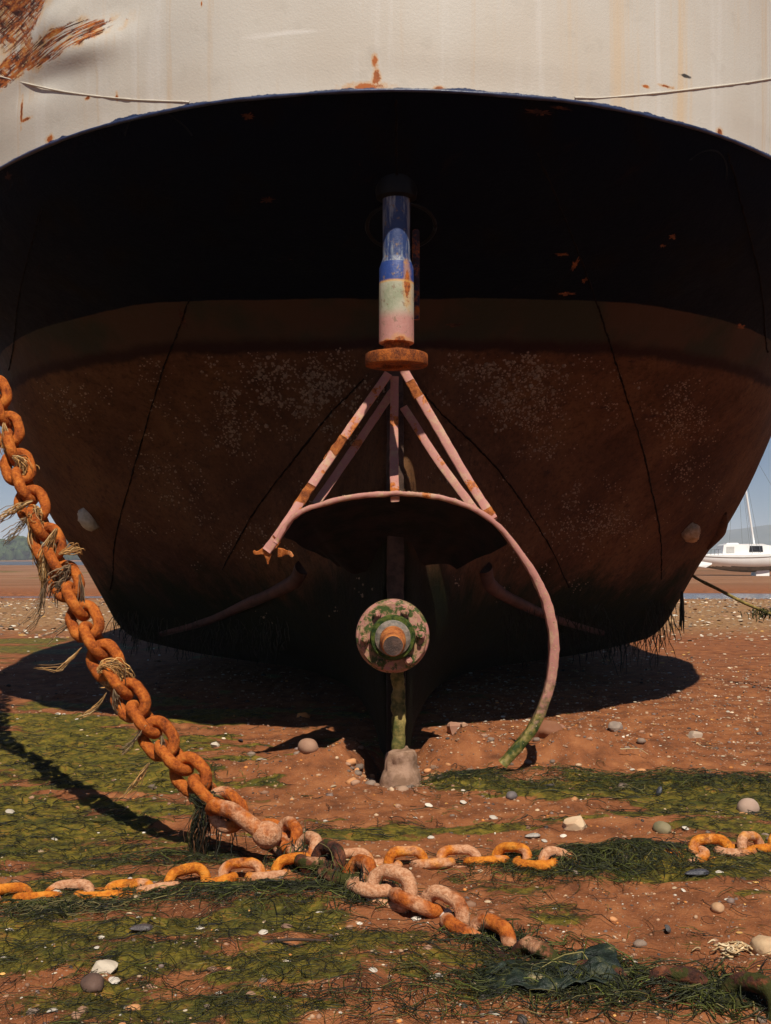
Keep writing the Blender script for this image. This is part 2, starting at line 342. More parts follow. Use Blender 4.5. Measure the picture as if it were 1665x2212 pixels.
def m_stock():
    g = G('rudder_stock_paint'); P = g.pos(); x, y, z = g.sep(P)
    a = g.noise(P, 6, 5, .65); b = g.noise(P, 60, 4); wob = g.math('MULTIPLY', g.math('SUBTRACT', a, .5), .02)
    zz = g.math('ADD', z, wob)
    z1, z2, z3, z4 = (at(855, q, 6.15).z for q in (560, 604, 686, 738))
    vert = g.noise(g.scl(P, (30, 30, 4.0)), 1.0, 6, .75)
    worn = g.mix(g.mr(vert, .46, .62), (.02, .04, .13), (.22, .25, .30)); worn = g.mix(g.mr(vert, .66, .70), worn, (.02, .015, .02))
    blue = g.mix(b, (.012, .035, .17), (.03, .065, .24))
    gw = g.ramp(g.noise(P, 4.5, 5, .7), [(.35, (.27, .29, .19)), (.5, (.40, .38, .28)), (.66, (.45, .36, .26))])
    pink = g.mix(b, (.40, .17, .145), (.47, .25, .21))
    col = g.mix(g.mr(zz, z1, z1 + .004), blue, worn)
    col = g.mix(g.mr(zz, z2 + .004, z2), col, gw)
    col = g.mix(g.mr(g.math('ADD', zz, wob), z3 + .07, z3 - .01), col, pink)
    wr = g.noise(P, 16, 5, .7)
    col = g.mix(g.math('MULTIPLY', g.mr(g.noise(P, 24, 6, .75), .56, .62), .75), col, (.20, .13, .08))
    r = g.math('MAXIMUM', blob(g, x, z, XC + .06, z2 - .02, .02, .12, wr, .5), blob(g, x, z, XC + .03, z4 + .01, .06, .03, wr, .6))
    r = g.math('MAXIMUM', r, blob(g, x, z, XC - .05, z4 + .006, .04, .015, wr, .6))
    col = g.mix(g.math('MULTIPLY', g.mr(r, -.5, .2), .5), col, RUST_Y)
    col = g.mix(g.mr(r, .2, .4), col, g.ramp(b, [(.4, RUST_M), (.6, RUST_O)]))
    col = g.mix(g.math('MULTIPLY', g.mr(g.math('ABSOLUTE', g.math('SUBTRACT', zz, z2)), .012, .0), .7), col, RUST_Y)
    return g.done(col, g.mix(g.mr(zz, z2, z2 + .01), (.7,) * 3, (.48,) * 3), g.bump(g.math('ADD', b, g.math('MULTIPLY', vert, 1.2)), .45, .004), .45)

CH_STD = [(.36, (.10, .022, .007)), (.45, (.27, .062, .012)), (.54, (.44, .115, .018)), (.66, (.54, .19, .036))]
CH_BRIGHT = [(.34, (.16, .035, .006)), (.44, (.42, .11, .012)), (.54, (.62, .21, .022)), (.66, (.70, .32, .06))]
CH_DARK = [(.38, (.020, .010, .008)), (.48, (.065, .026, .018)), (.57, (.15, .05, .022)), (.66, (.26, .11, .06))]
def m_chain(name, moss=.0, pale=.5, pal=CH_STD):
    g = G(name); P = g.oco(); r = g.rnd(); off = g.math('MULTIPLY', r, 37.0)
    cb = g.n('ShaderNodeCombineXYZ'); [g.lk(off, cb.inputs[i]) for i in range(3)]
    Q = g.scl(P, 1.0, cb.outputs[0]); a = g.noise(Q, 14, 6, .72); b = g.noise(Q, 75, 5, .7); c = g.noise(Q, 4.5, 4, .6)
    col = g.ramp(g.math('ADD', g.math('MULTIPLY', a, .7), g.math('MULTIPLY', b, .3)), pal)
    col = g.mix(g.mr(g.math('ADD', c, g.math('MULTIPLY', r, .12)), .62 - pale * .2, .74 - pale * .2), col, g.mix(g.mr(b, .35, .65), (.40, .17, .08), (.60, .33, .19)))
    col = g.mix(g.math('MULTIPLY', g.mr(g.noise(Q, 11, 6, .8), .56, .64), .55), col, g.mix(b, (.045, .014, .007), (.16, .045, .014)))
    if moss:
        up = g.sep(g.n('ShaderNodeNewGeometry').outputs['Normal'])[2]
        m = g.math('ADD', g.noise(g.pos(), 7, 5, .7), g.math('MULTIPLY', r, .1))
        col = g.mix(g.mr(m, .62 - moss * .2, .68 - moss * .2), col, g.mix(b, (.018, .020, .006), (.062, .060, .014)))
    return g.done(col, .88, g.bump(g.math('ADD', b, g.math('MULTIPLY', a, 1.8)), 1.0, .006), .15)

def m_attr(name, rough=.7, spec=.3, bump=0.0, var=.35):      # colour carried by each strand or stone
    g = G(name); c = g.attr('tint', True); P = g.pos(); n = g.noise(P, 45, 4, .65)
    hs = g.n('ShaderNodeHueSaturation'); g.lk(c, hs.inputs['Color']); g.lk(g.math('ADD', 1 - var / 2, g.math('MULTIPLY', n, var)), hs.inputs['Value'])
    return g.done(hs.outputs[0], rough, g.bump(n, bump, .004) if bump else None, spec)

def m_simple(name, ca, cb, sc=12, rough=.7, spec=.3, bump=.3, objc=False, metal=0.0):
    g = G(name); P = g.oco() if objc else g.pos(); a = g.noise(P, sc, 5, .62); b = g.noise(P, sc * 7, 3)
    return g.done(g.mix(g.mr(a, .36, .64), ca, cb), rough, g.bump(g.math('ADD', a, b), bump, .005) if bump else None, spec, metal)

def m_stone(name, ca, cb, sc=18):
    g = G(name); P = g.oco(); r = g.rnd(); off = g.math('MULTIPLY', r, 21.0); cbn = g.n('ShaderNodeCombineXYZ'); [g.lk(off, cbn.inputs[i]) for i in range(3)]
    Q = g.scl(P, 1.0, cbn.outputs[0]); a = g.noise(Q, sc, 5, .6); b = g.noise(Q, sc * 6, 3)
    col = g.mix(g.mr(a, .35, .65), ca, cb); hs = g.n('ShaderNodeHueSaturation'); g.lk(col, hs.inputs['Color']); g.lk(g.math('ADD', .7, g.math('MULTIPLY', r, .6)), hs.inputs['Value'])
    return g.done(hs.outputs[0], .75, g.bump(b, .35, .004), .3)

def m_ground():
    g = G('red_mud_sand'); P = g.pos(); x, y, z = g.sep(P); al = g.attr('algae')
    big = g.noise(P, .8, 4); med = g.noise(P, 6, 5, .65); fin = g.noise(P, 70, 4, .7); gr = g.noise(P, 260, 2, .6)
    sand = g.ramp(med, [(.32, (.115, .037, .013)), (.5, (.240, .080, .027)), (.68, (.34, .130, .047))])
    sand = g.mix(g.math('MULTIPLY', g.mr(big, .5, .7), .4), sand, (.28, .098, .033))
    sand = g.mix(g.math('MULTIPLY', g.mr(fin, .58, .72), .7), sand, (.075, .028, .013))
    sand = g.mix(g.math('MULTIPLY', g.mr(gr, .62, .72), .8), sand, (.42, .24, .13))
    far = g.mr(y, 16, 30); bank = g.math('MULTIPLY', g.mr(y, 17, 21), g.mr(y, 37, 33))
    flats = g.mr(y, 38, 60); fn = g.noise(g.scl(P, (.05, .14, 1)), 1.0, 6, .7)
    sand = g.mix(g.math('MULTIPLY', flats, .75), sand, g.ramp(fn, [(.36, (.12, .085, .035)), (.46, (.22, .105, .05)), (.56, (.30, .16, .085)), (.68, (.36, .22, .13))]))
    speck = g.noise(P, 11, 5, .8)
    sand = g.mix(g.math('MULTIPLY', bank, .8), sand, g.ramp(speck, [(.36, (.10, .05, .022)), (.5, (.30, .165, .07)), (.62, (.46, .30, .15))]))
    edge = g.math('ADD', al, g.math('ADD', g.math('MULTIPLY', g.math('SUBTRACT', g.noise(g.scl(P, (1, 2, 1)), 12, 6, .8), .5), 1.35), g.math('MULTIPLY', g.math('SUBTRACT', fin, .5), .7)))
    m = g.mr(edge, .40, .66)
    green = g.ramp(g.noise(P, 13, 6, .75), [(.36, (.026, .023, .005)), (.46, (.095, .085, .009)), (.55, (.195, .158, .015)), (.66, (.30, .14, .026))])
    green = g.mix(g.math('MULTIPLY', g.mr(g.noise(P, 3.2, 5, .65), .50, .66), .75), green, (.040, .060, .009))
    fibre = g.noise(g.scl(P, (26, 70, 26)), 1.0, 5, .75, 1.5)
    green = g.mix(g.math('MULTIPLY', g.mr(fibre, .56, .64), .65), green, (.014, .013, .006))
    col = g.mix(g.math('MULTIPLY', m, .92), sand, green)
    h = g.math('ADD', g.math('ADD', g.math('MULTIPLY', med, 1.2), g.math('MULTIPLY', fin, .8)), g.math('MULTIPLY', g.math('MULTIPLY', fibre, m), 1.0))
    h = g.math('ADD', h, g.math('MULTIPLY', gr, .25))
    return g.done(col, g.math('SUBTRACT', .80, g.math('MULTIPLY', m, .18)), g.bump(h, .9, .012), .25)

MAT = dict(
    bulwark=m_bulwark(), hull=m_hull(), stock=m_stock(), rust=m_rust('rusty_flange_steel', sc=14), rust2=m_rust('rusty_shaft', ((.14, .04, .015), (.36, .11, .03), (.5, .19, .05)), 12),
    pink=m_pink('pink_primer_flaking', .555), pinkg=m_pink('pink_primer_weedy', .66, 0, .55), pinkflange=m_pink('pink_primer_mossy_flange', .70, .505), pinkdark=m_simple('pink_brown_bar', (.045, .020, .016), (.095, .043, .034), 5, .7),
    blue=m_simple('dark_blue_gloss', (.010, .018, .055), (.03, .045, .11), 14, .35, .5), blackpaint=m_simple('black_hull_paint', (.003, .0035, .006), (.006, .005, .004), 6, .5, .15),
    seam=m_simple('dark_seam', (.004, .0025, .002), (.014, .007, .005), 20, .9, .05), cream=m_simple('cream_weld', (.50, .45, .37), (.58, .53, .45), 9, .5),
    post=m_simple('scaly_post', (.045, .026, .018), (.09, .05, .036), 16, .8, .2, .8), algae_post=m_simple('mossy_post', (.05, .055, .012), (.26, .19, .06), 15, .85, .2, .8),
    heel=m_simple('pale_heel_stone', (.20, .115, .07), (.34, .21, .14), 18, .85, .2, .6), moss=m_simple('green_moss', (.012, .03, .006), (.08, .10, .018), 30, .9, .2, .9),
    painted_shade=m_simple('painted_shade_black_brown', (.006, .0045, .003), (.022, .012, .008), 7, .7, .08, .5),  # near-black colour carries the shade of nozzle shell, stern tube and deadwood
    grey=m_simple('worn_grey_metal', (.085, .075, .06), (.22, .17, .13), 26, .5, .5, .7), cut=m_simple('cut_shaft_end', (.045, .028, .022), (.11, .062, .045), 20, .7, .3, .8),
    barn=m_simple('barnacle_shell', (.15, .105, .070), (.31, .225, .155), 40, .85, .2, 0), plug=m_simple('pale_wrapped_plug', (.46, .40, .31), (.62, .55, .45), 18, .9, .2, .8),
    plug2=m_simple('tan_wrapped_plug', (.34, .22, .12), (.50, .36, .23), 22, .9, .2, .8), hullweed=m_attr('hull_weed', .7, .2),
    chain=m_chain('rusty_chain_hanging', 0, -.25), chain_low=m_chain('rusty_chain_salted', 0, .60), chain_moss=m_chain('rusty_chain_mossy', .32, -.1, CH_DARK), chain2=m_chain('orange_ground_chain', 0, .30, CH_BRIGHT),
    ground=m_ground(), weed=m_attr('seaweed', .55, .35), fibre=m_attr('rope_fibre', .85, .15), pebble=m_attr('shingle', .7, .3, .3),
)

# ------------------------------------------------------------------ the ground
MOUNDS = [(.50, 6.95, .30, .22, .16), (1.15, 6.9, .32, .25, .13), (1.6, 7.1, .5, .3, .10), (-.42, 6.42, .26, .22, .115), (-.20, 6.75, .2, .25, .12), (.85, 6.35, .35, .18, .055),
          (-1.05, 6.5, .5, .2, .045), (.03, 7.0, .13, .55, -.13), (.02, 6.45, .12, .25, -.05), (1.45, 5.2, .6, .3, .02), (.95, 4.55, .45, .13, .05),
          (-.35, 3.95, .35, .12, .02), (1.15, 3.32, .35, .14, .04), (1.9, 6.2, .5, .3, .04), (.42, 6.2, .16, .1, .04)]
def hz(x, y):
    x = np.asarray(x, float); y = np.asarray(y, float)
    near = np.exp(-((np.maximum(y - 9, 0)) / 14.0) ** 2)
    z = (fbm2(x * .55 + 5, y * .8, 3) - .5) * .09 * near + (fbm2(x * 3.1, y * 4.2 + 8, 4) - .5) * .05 * near + (fbm2(x * 14, y * 16, 3) - .5) * .032 * near
    z = z + (fbm2(x * .05, y * .12, 3) - .5) * .25 * (1 - near)
    for mx, my, sx, sy, h in MOUNDS: z = z + 1.25 * h * np.exp(-((x - mx) / sx) ** 2 - ((y - my) / sy) ** 2) * (.65 + .7 * fbm2(x * 8, y * 8, 3))
    z = z - .16 * np.exp(-((y - channel(x)) / chw(x)) ** 4)
    z = z - 1.2 * sstep(190, 300, y) + 2.0 * sstep(660, 700, y)
    return z
def channel(x): return 38.5 + 1.2 * np.sin(np.asarray(x) * .07 + .6)
def chw(x): return 1.0 + 2.3 * sstep(-4, 10, np.asarray(x))
def algae(x, y):
    x = np.asarray(x, float); y = np.asarray(y, float)
    n = .55 * fbm2(x * .9 + 31, y * 2.2 + 4, 5) + .45 * fbm2(x * 3.4 + 7, y * 8 + 2, 4); w = -.02 + 0 * x
    bump_ = lambda cx, cy, sx, sy, a: a * np.exp(-((x - cx) / sx) ** 2 - ((y - cy) / sy) ** 2)
    w = w + .15 * sstep(-.3, -1.3, x) * sstep(3.9, 4.6, y) * sstep(9.3, 8.2, y) + -.035 * sstep(4.05, 3.7, y)
    w = w + bump_(1.6, 6.05, .8, .28, .30) + bump_(.42, 6.2, .18, .12, .35) + bump_(1.3, 5.3, .7, .3, .16) + bump_(1.2, 4.55, .55, .22, .30) + bump_(.05, 5.1, .5, .16, .15)
    w = w - bump_(.3, 5.7, .75, .32, .25) - bump_(.5, 4.85, .4, .2, .08) - .35 * sstep(6.6, 7.4, y) * sstep(.4, 1.4, x) - bump_(-.3, 6.5, .45, .35, .3) - bump_(.8, 6.9, .9, .35, .4)
    w = w + bump_(-6, 15.5, 4, 2.6, .28) - .18 * sstep(9.5, 11, y) * (y < 200) + .16 * np.exp(-((y - 95) / 30) ** 2) * (x < 0)
    return np.clip((n + w - .517) * 6 + .5, 0, 1.2)
def axis(a0, a1, step, lo, hi, grow=1.13):
    c = list(np.arange(a0, a1 + 1e-6, step)); s = step; v = a1
    while v < hi: s *= grow; v += s; c.append(min(v, hi))
    s = step; v = a0; pre = []
    while v > lo: s *= grow; v -= s; pre.append(max(v, lo))
    return np.array(pre[::-1] + c)
gx = axis(-2.9, 2.9, .019, -4000, 4000); gy = axis(2.4, 8.6, .019, -60, 4000, 1.06)
X_, Y_ = np.meshgrid(gx, gy, indexing='ij'); AL = algae(X_, Y_)
Z_ = hz(X_, Y_) + .022 * np.clip(AL, 0, 1) * (fbm2(X_ * 13, Y_ * 18, 3) - .35) * (np.abs(X_) < 6) * (Y_ < 14)
ground = obj('ground', np.stack([X_, Y_, Z_], -1).reshape(-1, 3), grid_faces(len(gx), len(gy)), MAT['ground']); tag(ground, kind='structure')
point_attr(ground.data, 'algae', AL.ravel())
def gz(x, y): return float(hz(np.array([x]), np.array([y]))[0])
def gp(px, py, it=4):                        # where a line of sight meets the mud
    z = 0.0
    for _ in range(it): p = on_plane(px, py, z); z = gz(p.x, p.y)
    return on_plane(px, py, z)

# stream and sea
def m_water(name, col, rough):
    g = G(name); P = g.pos(); n = g.noise(g.scl(P, (.6, 2.5, 1)), 2.0, 4, .6); return g.done(col, rough, g.bump(n, .25, .05), .5)
sx = np.linspace(-120, 160, 141); sy_ = np.linspace(-1, 1, 7); SX, SY = np.meshgrid(sx, sy_, indexing='ij')
YY = channel(SX) + SY * chw(SX) * 1.02
o = obj('stream', np.stack([SX, YY, 0 * SX - .075], -1).reshape(-1, 3), grid_faces(141, 7), m_water('stream_water', (.035, .035, .03), .12)); tag(o, kind='structure')
o = obj('sea', *box((0, 490, -.95), (7800, 460, .5)), m_water('sea_water', (.05, .045, .045), .3), smooth=False); tag(o, kind='structure')

# ------------------------------------------------------------------ far shore
def hills():
    x = np.linspace(-3800, 3800, 220); y = np.linspace(2300, 3400, 14); X, Y = np.meshgrid(x, y, indexing='ij')
    h = (24 + 55 * sstep(650, 1150, X) * (.75 + .5 * fbm2(X * .0016, X * 0, 3)) + 26 * fbm2(X * .004, Y * .003, 4)) * sstep(2300, 2900, Y)
    o = obj('hills', np.stack([X, Y, h - 1], -1).reshape(-1, 3), grid_faces(220, 14), m_simple('far_hill_green', (.035, .055, .022), (.075, .085, .04), .01, .9, .1, 0)); tag(o, kind='structure')
hills()
def woodland():
    Vs, Fs, n, T = [], [], 0, []
    bv, bf = ICO2
    for i in range(420):
        row = i % 4; x = -480 + (i // 4) * 5.4 + random.uniform(-3, 3)
        if x > 120: continue
        y = 690 + row * 12 + random.uniform(-4, 4); r = random.uniform(3.0, 6.0)
        top = (7.5 + row * 3.1 + 3.0 * math.sin(x * .03 + 1.0) + random.uniform(-2, 2)) * (1.0 if x < -120 else .8)
        for k in range(3):
            rr = r * random.uniform(.5, .8); c = np.array([x + random.uniform(-.6, .6) * r, y + random.uniform(-.5, .5) * r, top - rr + random.uniform(-.8, .1) * r])
            v = bv * (.75 + .6 * fbm3(bv * 2.3 + i + k * 7, 3))[:, None] * rr * np.array([1, 1, .9]) + c
            Vs.append(v); Fs.append(bf + n); n += len(v)
        v = bv * np.array([r, r, max(top * .55, 3)]) + np.array([x, y, top * .35]); Vs.append(v); Fs.append(bf + n); n += len(v)
    o = obj('woodland', np.concatenate(Vs), np.concatenate(Fs), m_simple('far_wood_leaves', (.018, .035, .012), (.06, .085, .03), .35, .9, .1, 0), smooth=False)
    tag(o, 'dark belt of trees along the far shore, seen past the chain', 'woodland', kind='stuff')
woodland()

# ------------------------------------------------------------------ the stranded boat
boat = empty('stranded_boat', (XC, 6.95, 0.0))
tag(boat, 'large stranded steel boat seen from its rounded stern, cream bulwark above a dark rusty bottom', 'boat')
LEV = {  # height: half-breadth and station of ten points round each waterline, from the centre line forward
 3.71: [(0, 5.75), (.8, 5.86), (1.6, 6.2), (2.36, 6.79), (3.1, 7.74), (3.75, 9.3), (4.0, 11.5), (4.0, 16), (3.6, 22), (.03, 30)],
 3.50: [(0, 5.98), (.8, 6.07), (1.6, 6.38), (2.35, 6.95), (3.05, 7.84), (3.70, 9.4), (3.98, 11.5), (3.98, 16), (3.55, 22), (.03, 29.8)],
 3.25: [(0, 6.42), (.8, 6.50), (1.6, 6.74), (2.32, 7.24), (3.0, 8.05), (3.64, 9.6), (3.95, 11.5), (3.95, 16), (3.5, 22), (.03, 29.6)],
 2.945: [(0, 7.2), (.8, 7.22), (1.5, 7.30), (2.2, 7.75), (2.85, 8.45), (3.5, 9.8), (3.9, 11.5), (3.9, 16), (3.4, 22), (.03, 29.4)],
 2.70: [(.045, 7.44), (.62, 7.50), (1.38, 7.58), (2.15, 8.0), (2.82, 8.65), (3.45, 9.85), (3.86, 11.5), (3.86, 16), (3.35, 22), (.03, 29.2)],
 2.50: [(.06, 7.35), (.40, 7.62), (1.2, 7.80), (2.1, 8.22), (2.8, 8.85), (3.4, 9.95), (3.8, 11.5), (3.8, 16), (3.3, 22), (.03, 29)],
 2.10: [(.06, 7.12), (.3, 7.60), (1.0, 8.12), (1.9, 8.62), (2.6, 9.22), (3.25, 10.2), (3.66, 11.5), (3.66, 16), (3.15, 22), (.03, 28.6)],
 1.64: [(.06, 7.0), (.25, 7.45), (.8, 8.2), (1.6, 8.85), (2.35, 9.5), (3.0, 10.4), (3.45, 11.5), (3.48, 16), (2.9, 22), (.03, 28)],
 1.20: [(.06, 6.95), (.2, 7.35), (.62, 8.2), (1.3, 9.0), (2.05, 9.8), (2.7, 10.6), (3.17, 11.5), (3.25, 16), (2.6, 22), (.03, 27.4)],
 .80: [(.06, 6.95), (.17, 7.3), (.46, 8.1), (1.0, 9.1), (1.75, 10.0), (2.45, 10.8), (2.95, 11.5), (3.05, 16), (2.3, 22), (.03, 27)],
 .45: [(.06, 6.95), (.14, 7.3), (.3, 8.1), (.7, 9.2), (1.4, 10.2), (2.1, 11), (2.75, 11.7), (2.9, 16), (2.0, 22), (.03, 26.5)],
 .28: [(.06, 6.95), (.12, 7.3), (.25, 8.1), (.5, 9.3), (1.0, 10.4), (1.6, 11.2), (2.3, 12.0), (2.6, 16), (1.6, 22), (.03, 26)],
 .02: [(.05, 6.95), (.1, 7.3), (.12, 8), (.15, 9.3), (.2, 10.5), (.25, 11.3), (.3, 12), (.4, 16), (.3, 22), (.03, 25)]}
zk = np.array(sorted(LEV)); ctrl = np.array([LEV[k] for k in zk])                # levels x points x 2
zq = np.concatenate([np.linspace(.02, .6, 14)[:-1], np.linspace(.6, 2.6, 34)[:-1], np.linspace(2.6, ZE, 30)])
cz = pchip(zk, ctrl, zq)                                                            # smooth up the side
uq = np.concatenate([np.linspace(0, 6, 90)[:-1], np.linspace(6, 9, 14)])
half = np.stack([pchip(np.arange(10), c, uq, 1) for c in cz])                          # levels x u x 2
NU, NZ = len(uq), len(zq)
def side_pts(s): return np.stack([XC + s * half[..., 0], half[..., 1], np.broadcast_to(zq[:, None], half.shape[:2])], -1)
HV = np.concatenate([side_pts(-1)[:, ::-1], side_pts(1)], 1)                       # levels x 2NU
HV = HV + 0
dn = (fbm3(HV.reshape(-1, 3) * 1.1, 3).reshape(HV.shape[:2]) - .5)                   # hungry-horse dents between the frames
HV[..., 1] -= .05 * dn * sstep(.3, .9, HV[..., 2]) * sstep(ZE, ZE - .3, HV[..., 2])
hull_v, hull_f = HV.reshape(-1, 3), grid_faces(NZ, 2 * NU)
hull = obj('hull', hull_v, hull_f, MAT['hull'], boat); tag(hull, 'dark navy above and rusty brown below, speckled with barnacles')
BVH = BVHTree.FromPolygons([tuple(v) for v in hull_v], [tuple(int(i) for i in f) for f in hull_f])
def cast(px, py, tree=None, back=0.0):
    d = ray(px, py).normalized(); hit = (tree or BVH).ray_cast(Vector((0, 0, H)), d)
    if hit[0] is None: return None, None
    n = hit[1] if hit[1].dot(d) < 0 else -hit[1]
    return hit[0] + n * back, n
# bulwark: stands on the knuckle, dented on the port quarter
kn = pchip(np.arange(10), ctrl[-1], np.concatenate([np.linspace(0, 6, 200)[:-1], np.linspace(6, 9, 20)]), 1)
KL = np.concatenate([(kn * np.array([-1, 1]))[::-1][:-1], kn]) + np.array([XC, 0])
zb = np.concatenate([np.linspace(ZE, 5.0, 90), [5.3, 5.7]])
T = np.gradient(KL, axis=0); T /= np.linalg.norm(T, axis=1)[:, None]; Nn = np.stack([T[:, 1], -T[:, 0]], -1)      # outward
BV = np.zeros((len(zb), len(KL), 3)); BV[..., :2] = KL[None]; BV[..., 2] = zb[:, None]
def bw_out(x, z):
    e = .02 * (z - ZE) + .010 * (fbm2(x * 1.3, z * 1.3, 2) - .5)
    for cx, cz_, sx_, sz_, a in ((-2.35, 4.62, .26, .30, -.045), (-1.95, 4.42, .20, .13, .045), (-1.72, 4.18, .24, .10, .045), (-2.0, 4.12, .28, .10, -.03), (-1.45, 4.45, .35, .22, -.028), (-1.1, 4.3, .3, .25, .012), (1.2, 4.4, .5, .4, -.012), (.2, 4.1, .5, .35, .008)):
        e = e + a * np.exp(-((x - cx) / sx_) ** 2 - ((z - cz_) / sz_) ** 2)
    return e * sstep(ZE, ZE + .2, z)
off = bw_out(BV[..., 0], BV[..., 2]); BV[..., :2] += Nn[None] * off[..., None]
bw_v, bw_f = BV.reshape(-1, 3), grid_faces(len(zb), len(KL))
bulwark = obj('bulwark', bw_v, bw_f, MAT['bulwark'], boat); tag(bulwark, 'cream painted plating with rust gouges and a blue lower edge')
BWT = BVHTree.FromPolygons([tuple(v) for v in bw_v], [tuple(int(i) for i in f) for f in bw_f])
# deck closes the hull; cap rail runs along the top
dk = np.concatenate([np.c_[KL, np.full(len(KL), 4.75)]]); m = len(KL) // 2
dl, dr = dk[:m + 1][::-1], dk[m:]
dl[:, 0] += .03; dr[:, 0] -= .03
obj('deck', np.concatenate([dl, dr]), np.array([[i, i + 1, len(dl) + i + 1, len(dl) + i] for i in range(1, len(dl) - 1)]), m_simple('grey_deck', (.12, .12, .11), (.2, .19, .17), 3), boat)
obj('cap_rail', *fixq(*tube(np.c_[KL, np.full(len(KL), 5.7)][::4], .06, 8)), MAT['blue'], boat)
kp = np.c_[KL, np.full(len(KL), ZE)][2:-2]; kp[:, :2] += Nn[2:-2] * .002
kr = .007 + .008 * fbm2(kp[:, 0] * 5, kp[:, 1] * 5 + 3, 4)
obj('knuckle_edge', *fixq(*tube(kp, kr, 8)), MAT['blue'], boat)
for pts in ([(-60, 150), (0, 165), (60, 181), (150, 200), (240, 211), (300, 216), (372, 219), (398, 220), (410, 221)], [(1240, 211), (1278, 212), (1400, 203), (1500, 192), (1600, 180), (1665, 170), (1740, 158)]):
    P = [cast(x, y, BWT, .001)[0] for x, y in pts]; P = [p for p in P if p is not None]
    Q = smooth_path(P, 90); Q = np.array([tuple(cast_q) for cast_q in Q])
    r = .0048 + .005 * (fbm2(np.arange(90) * .45, np.zeros(90) + len(P), 3) - .3)
    obj('weld_bead', *fixq(*tube(Q, r, 7)), MAT['cream'], boat)
# plate seams of the bottom
SEAMS = [[(130, 300), (90, 450), (60, 560), (35, 690), (20, 800)], [(408, 648), (385, 715), (352, 800), (310, 940), (270, 1080), (245, 1200), (238, 1275)],
         [(785, 818), (720, 885), (640, 985), (560, 1090), (515, 1165), (480, 1230)], [(1130, 205), (1160, 330), (1210, 450), (1262, 580), (1290, 660), (1318, 745), (1350, 850), (1388, 970), (1412, 1080), (1428, 1190), (1428, 1250)],
         [(915, 850), (960, 900), (1040, 975), (1110, 1060), (1170, 1150), (1228, 1268)], [(1570, 330), (1600, 440), (1632, 560), (1650, 680), (1657, 760)],
         [(855, 215), (856, 300), (857, 385)]]
for sm in SEAMS:
    P = [cast(x, y, None, .001)[0] for x, y in sm]; P = [p for p in P if p is not None]
    if len(P) < 2: continue
    Q = smooth_path(P, 26 * len(P)); Q = np.array([tuple(BVH.find_nearest(Vector(q))[0]) for q in Q])
    obj('plate_seam', *fixq(*tube(Q + .012 * (np.stack([fbm2(np.arange(len(Q)) * .35, np.zeros(len(Q)) + 3, 3), np.zeros(len(Q)), fbm2(np.arange(len(Q)) * .35, np.zeros(len(Q)) + 8, 3)], -1) - .5), .001 + .0095 * fbm2(np.arange(len(Q)) * .7, np.zeros(len(Q)) + sm[0][0], 3), 6)), MAT['seam'], boat)
# round doubler plates
for cx, cy, r in ((350, 330, .24), (1512, 395, .20)):
    p, n = cast(cx, cy)
    if p:
        t1 = n.cross(Vector((0, 0, 1))).normalized(); t2 = n.cross(t1)
        ring = [BVH.find_nearest(p + t1 * r * math.cos(a) + t2 * r * math.sin(a))[0] + n * .003 for a in np.linspace(3.4, 5.7, 25)]
        obj('doubler_ring', *fixq(*tube(ring, .004, 6)), MAT['blackpaint'], boat)
# chine bars
for pts in ([(1045, 1225), (1052, 1255), (1080, 1280), (1130, 1306), (1200, 1336), (1300, 1366), (1390, 1384)], [(655, 1225), (640, 1252), (600, 1275), (530, 1305), (450, 1340), (350, 1368), (262, 1380)]):
    P = [cast(x, y)[0] for x, y in pts]; P = [p for p in P if p is not None]
    Q = smooth_path(P, 40); o = obj('chine_bar', *fixq(*tube(Q, np.linspace(.058, .026, 40) + .010 * fbm2(np.arange(40) * .5, np.zeros(40), 2), 12)), MAT['pinkdark'], boat)
    tag(o, 'pinkish rubbing bar under the bilge, weedy at its outer end')
# flakes of rust and bare patches
flake_m = m_rust('flake_rust', ((.06, .02, .01), (.17, .055, .018), (.30, .12, .045)), 30); scar_m = m_rust('scar_rust', ((.018, .007, .005), (.045, .014, .008), (.10, .035, .015)), 15)
for cx, cy, w, h, mt in ((1214, 548, 17, 6, 0), (1240, 572, 7, 26, 0), (1222, 633, 24, 7, 0), (1262, 605, 6, 12, 0), (1452, 510, 13, 8, 0), (1430, 530, 10, 6, 0), (1165, 242, 34, 10, 1), (1205, 232, 30, 6, 1), (535, 250, 20, 9, 1), (578, 431, 18, 11, 1), (20, 380, 16, 8, 1), (395, 690, 8, 34, 1),
                         (1385, 776, 16, 5, 1), (1365, 780, 12, 5, 1), (1412, 898, 34, 6, 1), (1425, 1000, 8, 12, 1), (1300, 880, 10, 6, 1), (1600, 705, 22, 7, 0), (1500, 955, 4, 16, 1), (985, 700, 30, 6, 1), (150, 1010, 10, 14, 1), (290, 1030, 12, 10, 1), (1180, 1020, 14, 7, 1)):
    p, n = cast(cx, cy)
    if p is None: continue
    a = n.cross(Vector((0, 0, 1))).normalized(); b = a.cross(n); s = p.y / F; k = 40; th = np.linspace(0, 2 * np.pi, k, endpoint=False)
    rad = np.clip(-.25 + 1.9 * fbm2(np.cos(th) * 5.5 + cx, np.sin(th) * 5.5 + cy, 3), .12, 1.4); P = [p + n * .006] + [p + a * float(w * s * rad[i] * math.cos(th[i])) - b * float(h * s * rad[i] * math.sin(th[i])) for i in range(k)]
    P = [P[0]] + [BVH.find_nearest(q)[0] + n * .004 for q in P[1:]]
    obj('rust_scar', np.array([tuple(q) for q in P]), np.array([[0, 1 + i, 1 + (i + 1) % k] for i in range(k)]), (flake_m, scar_m)[mt], boat)
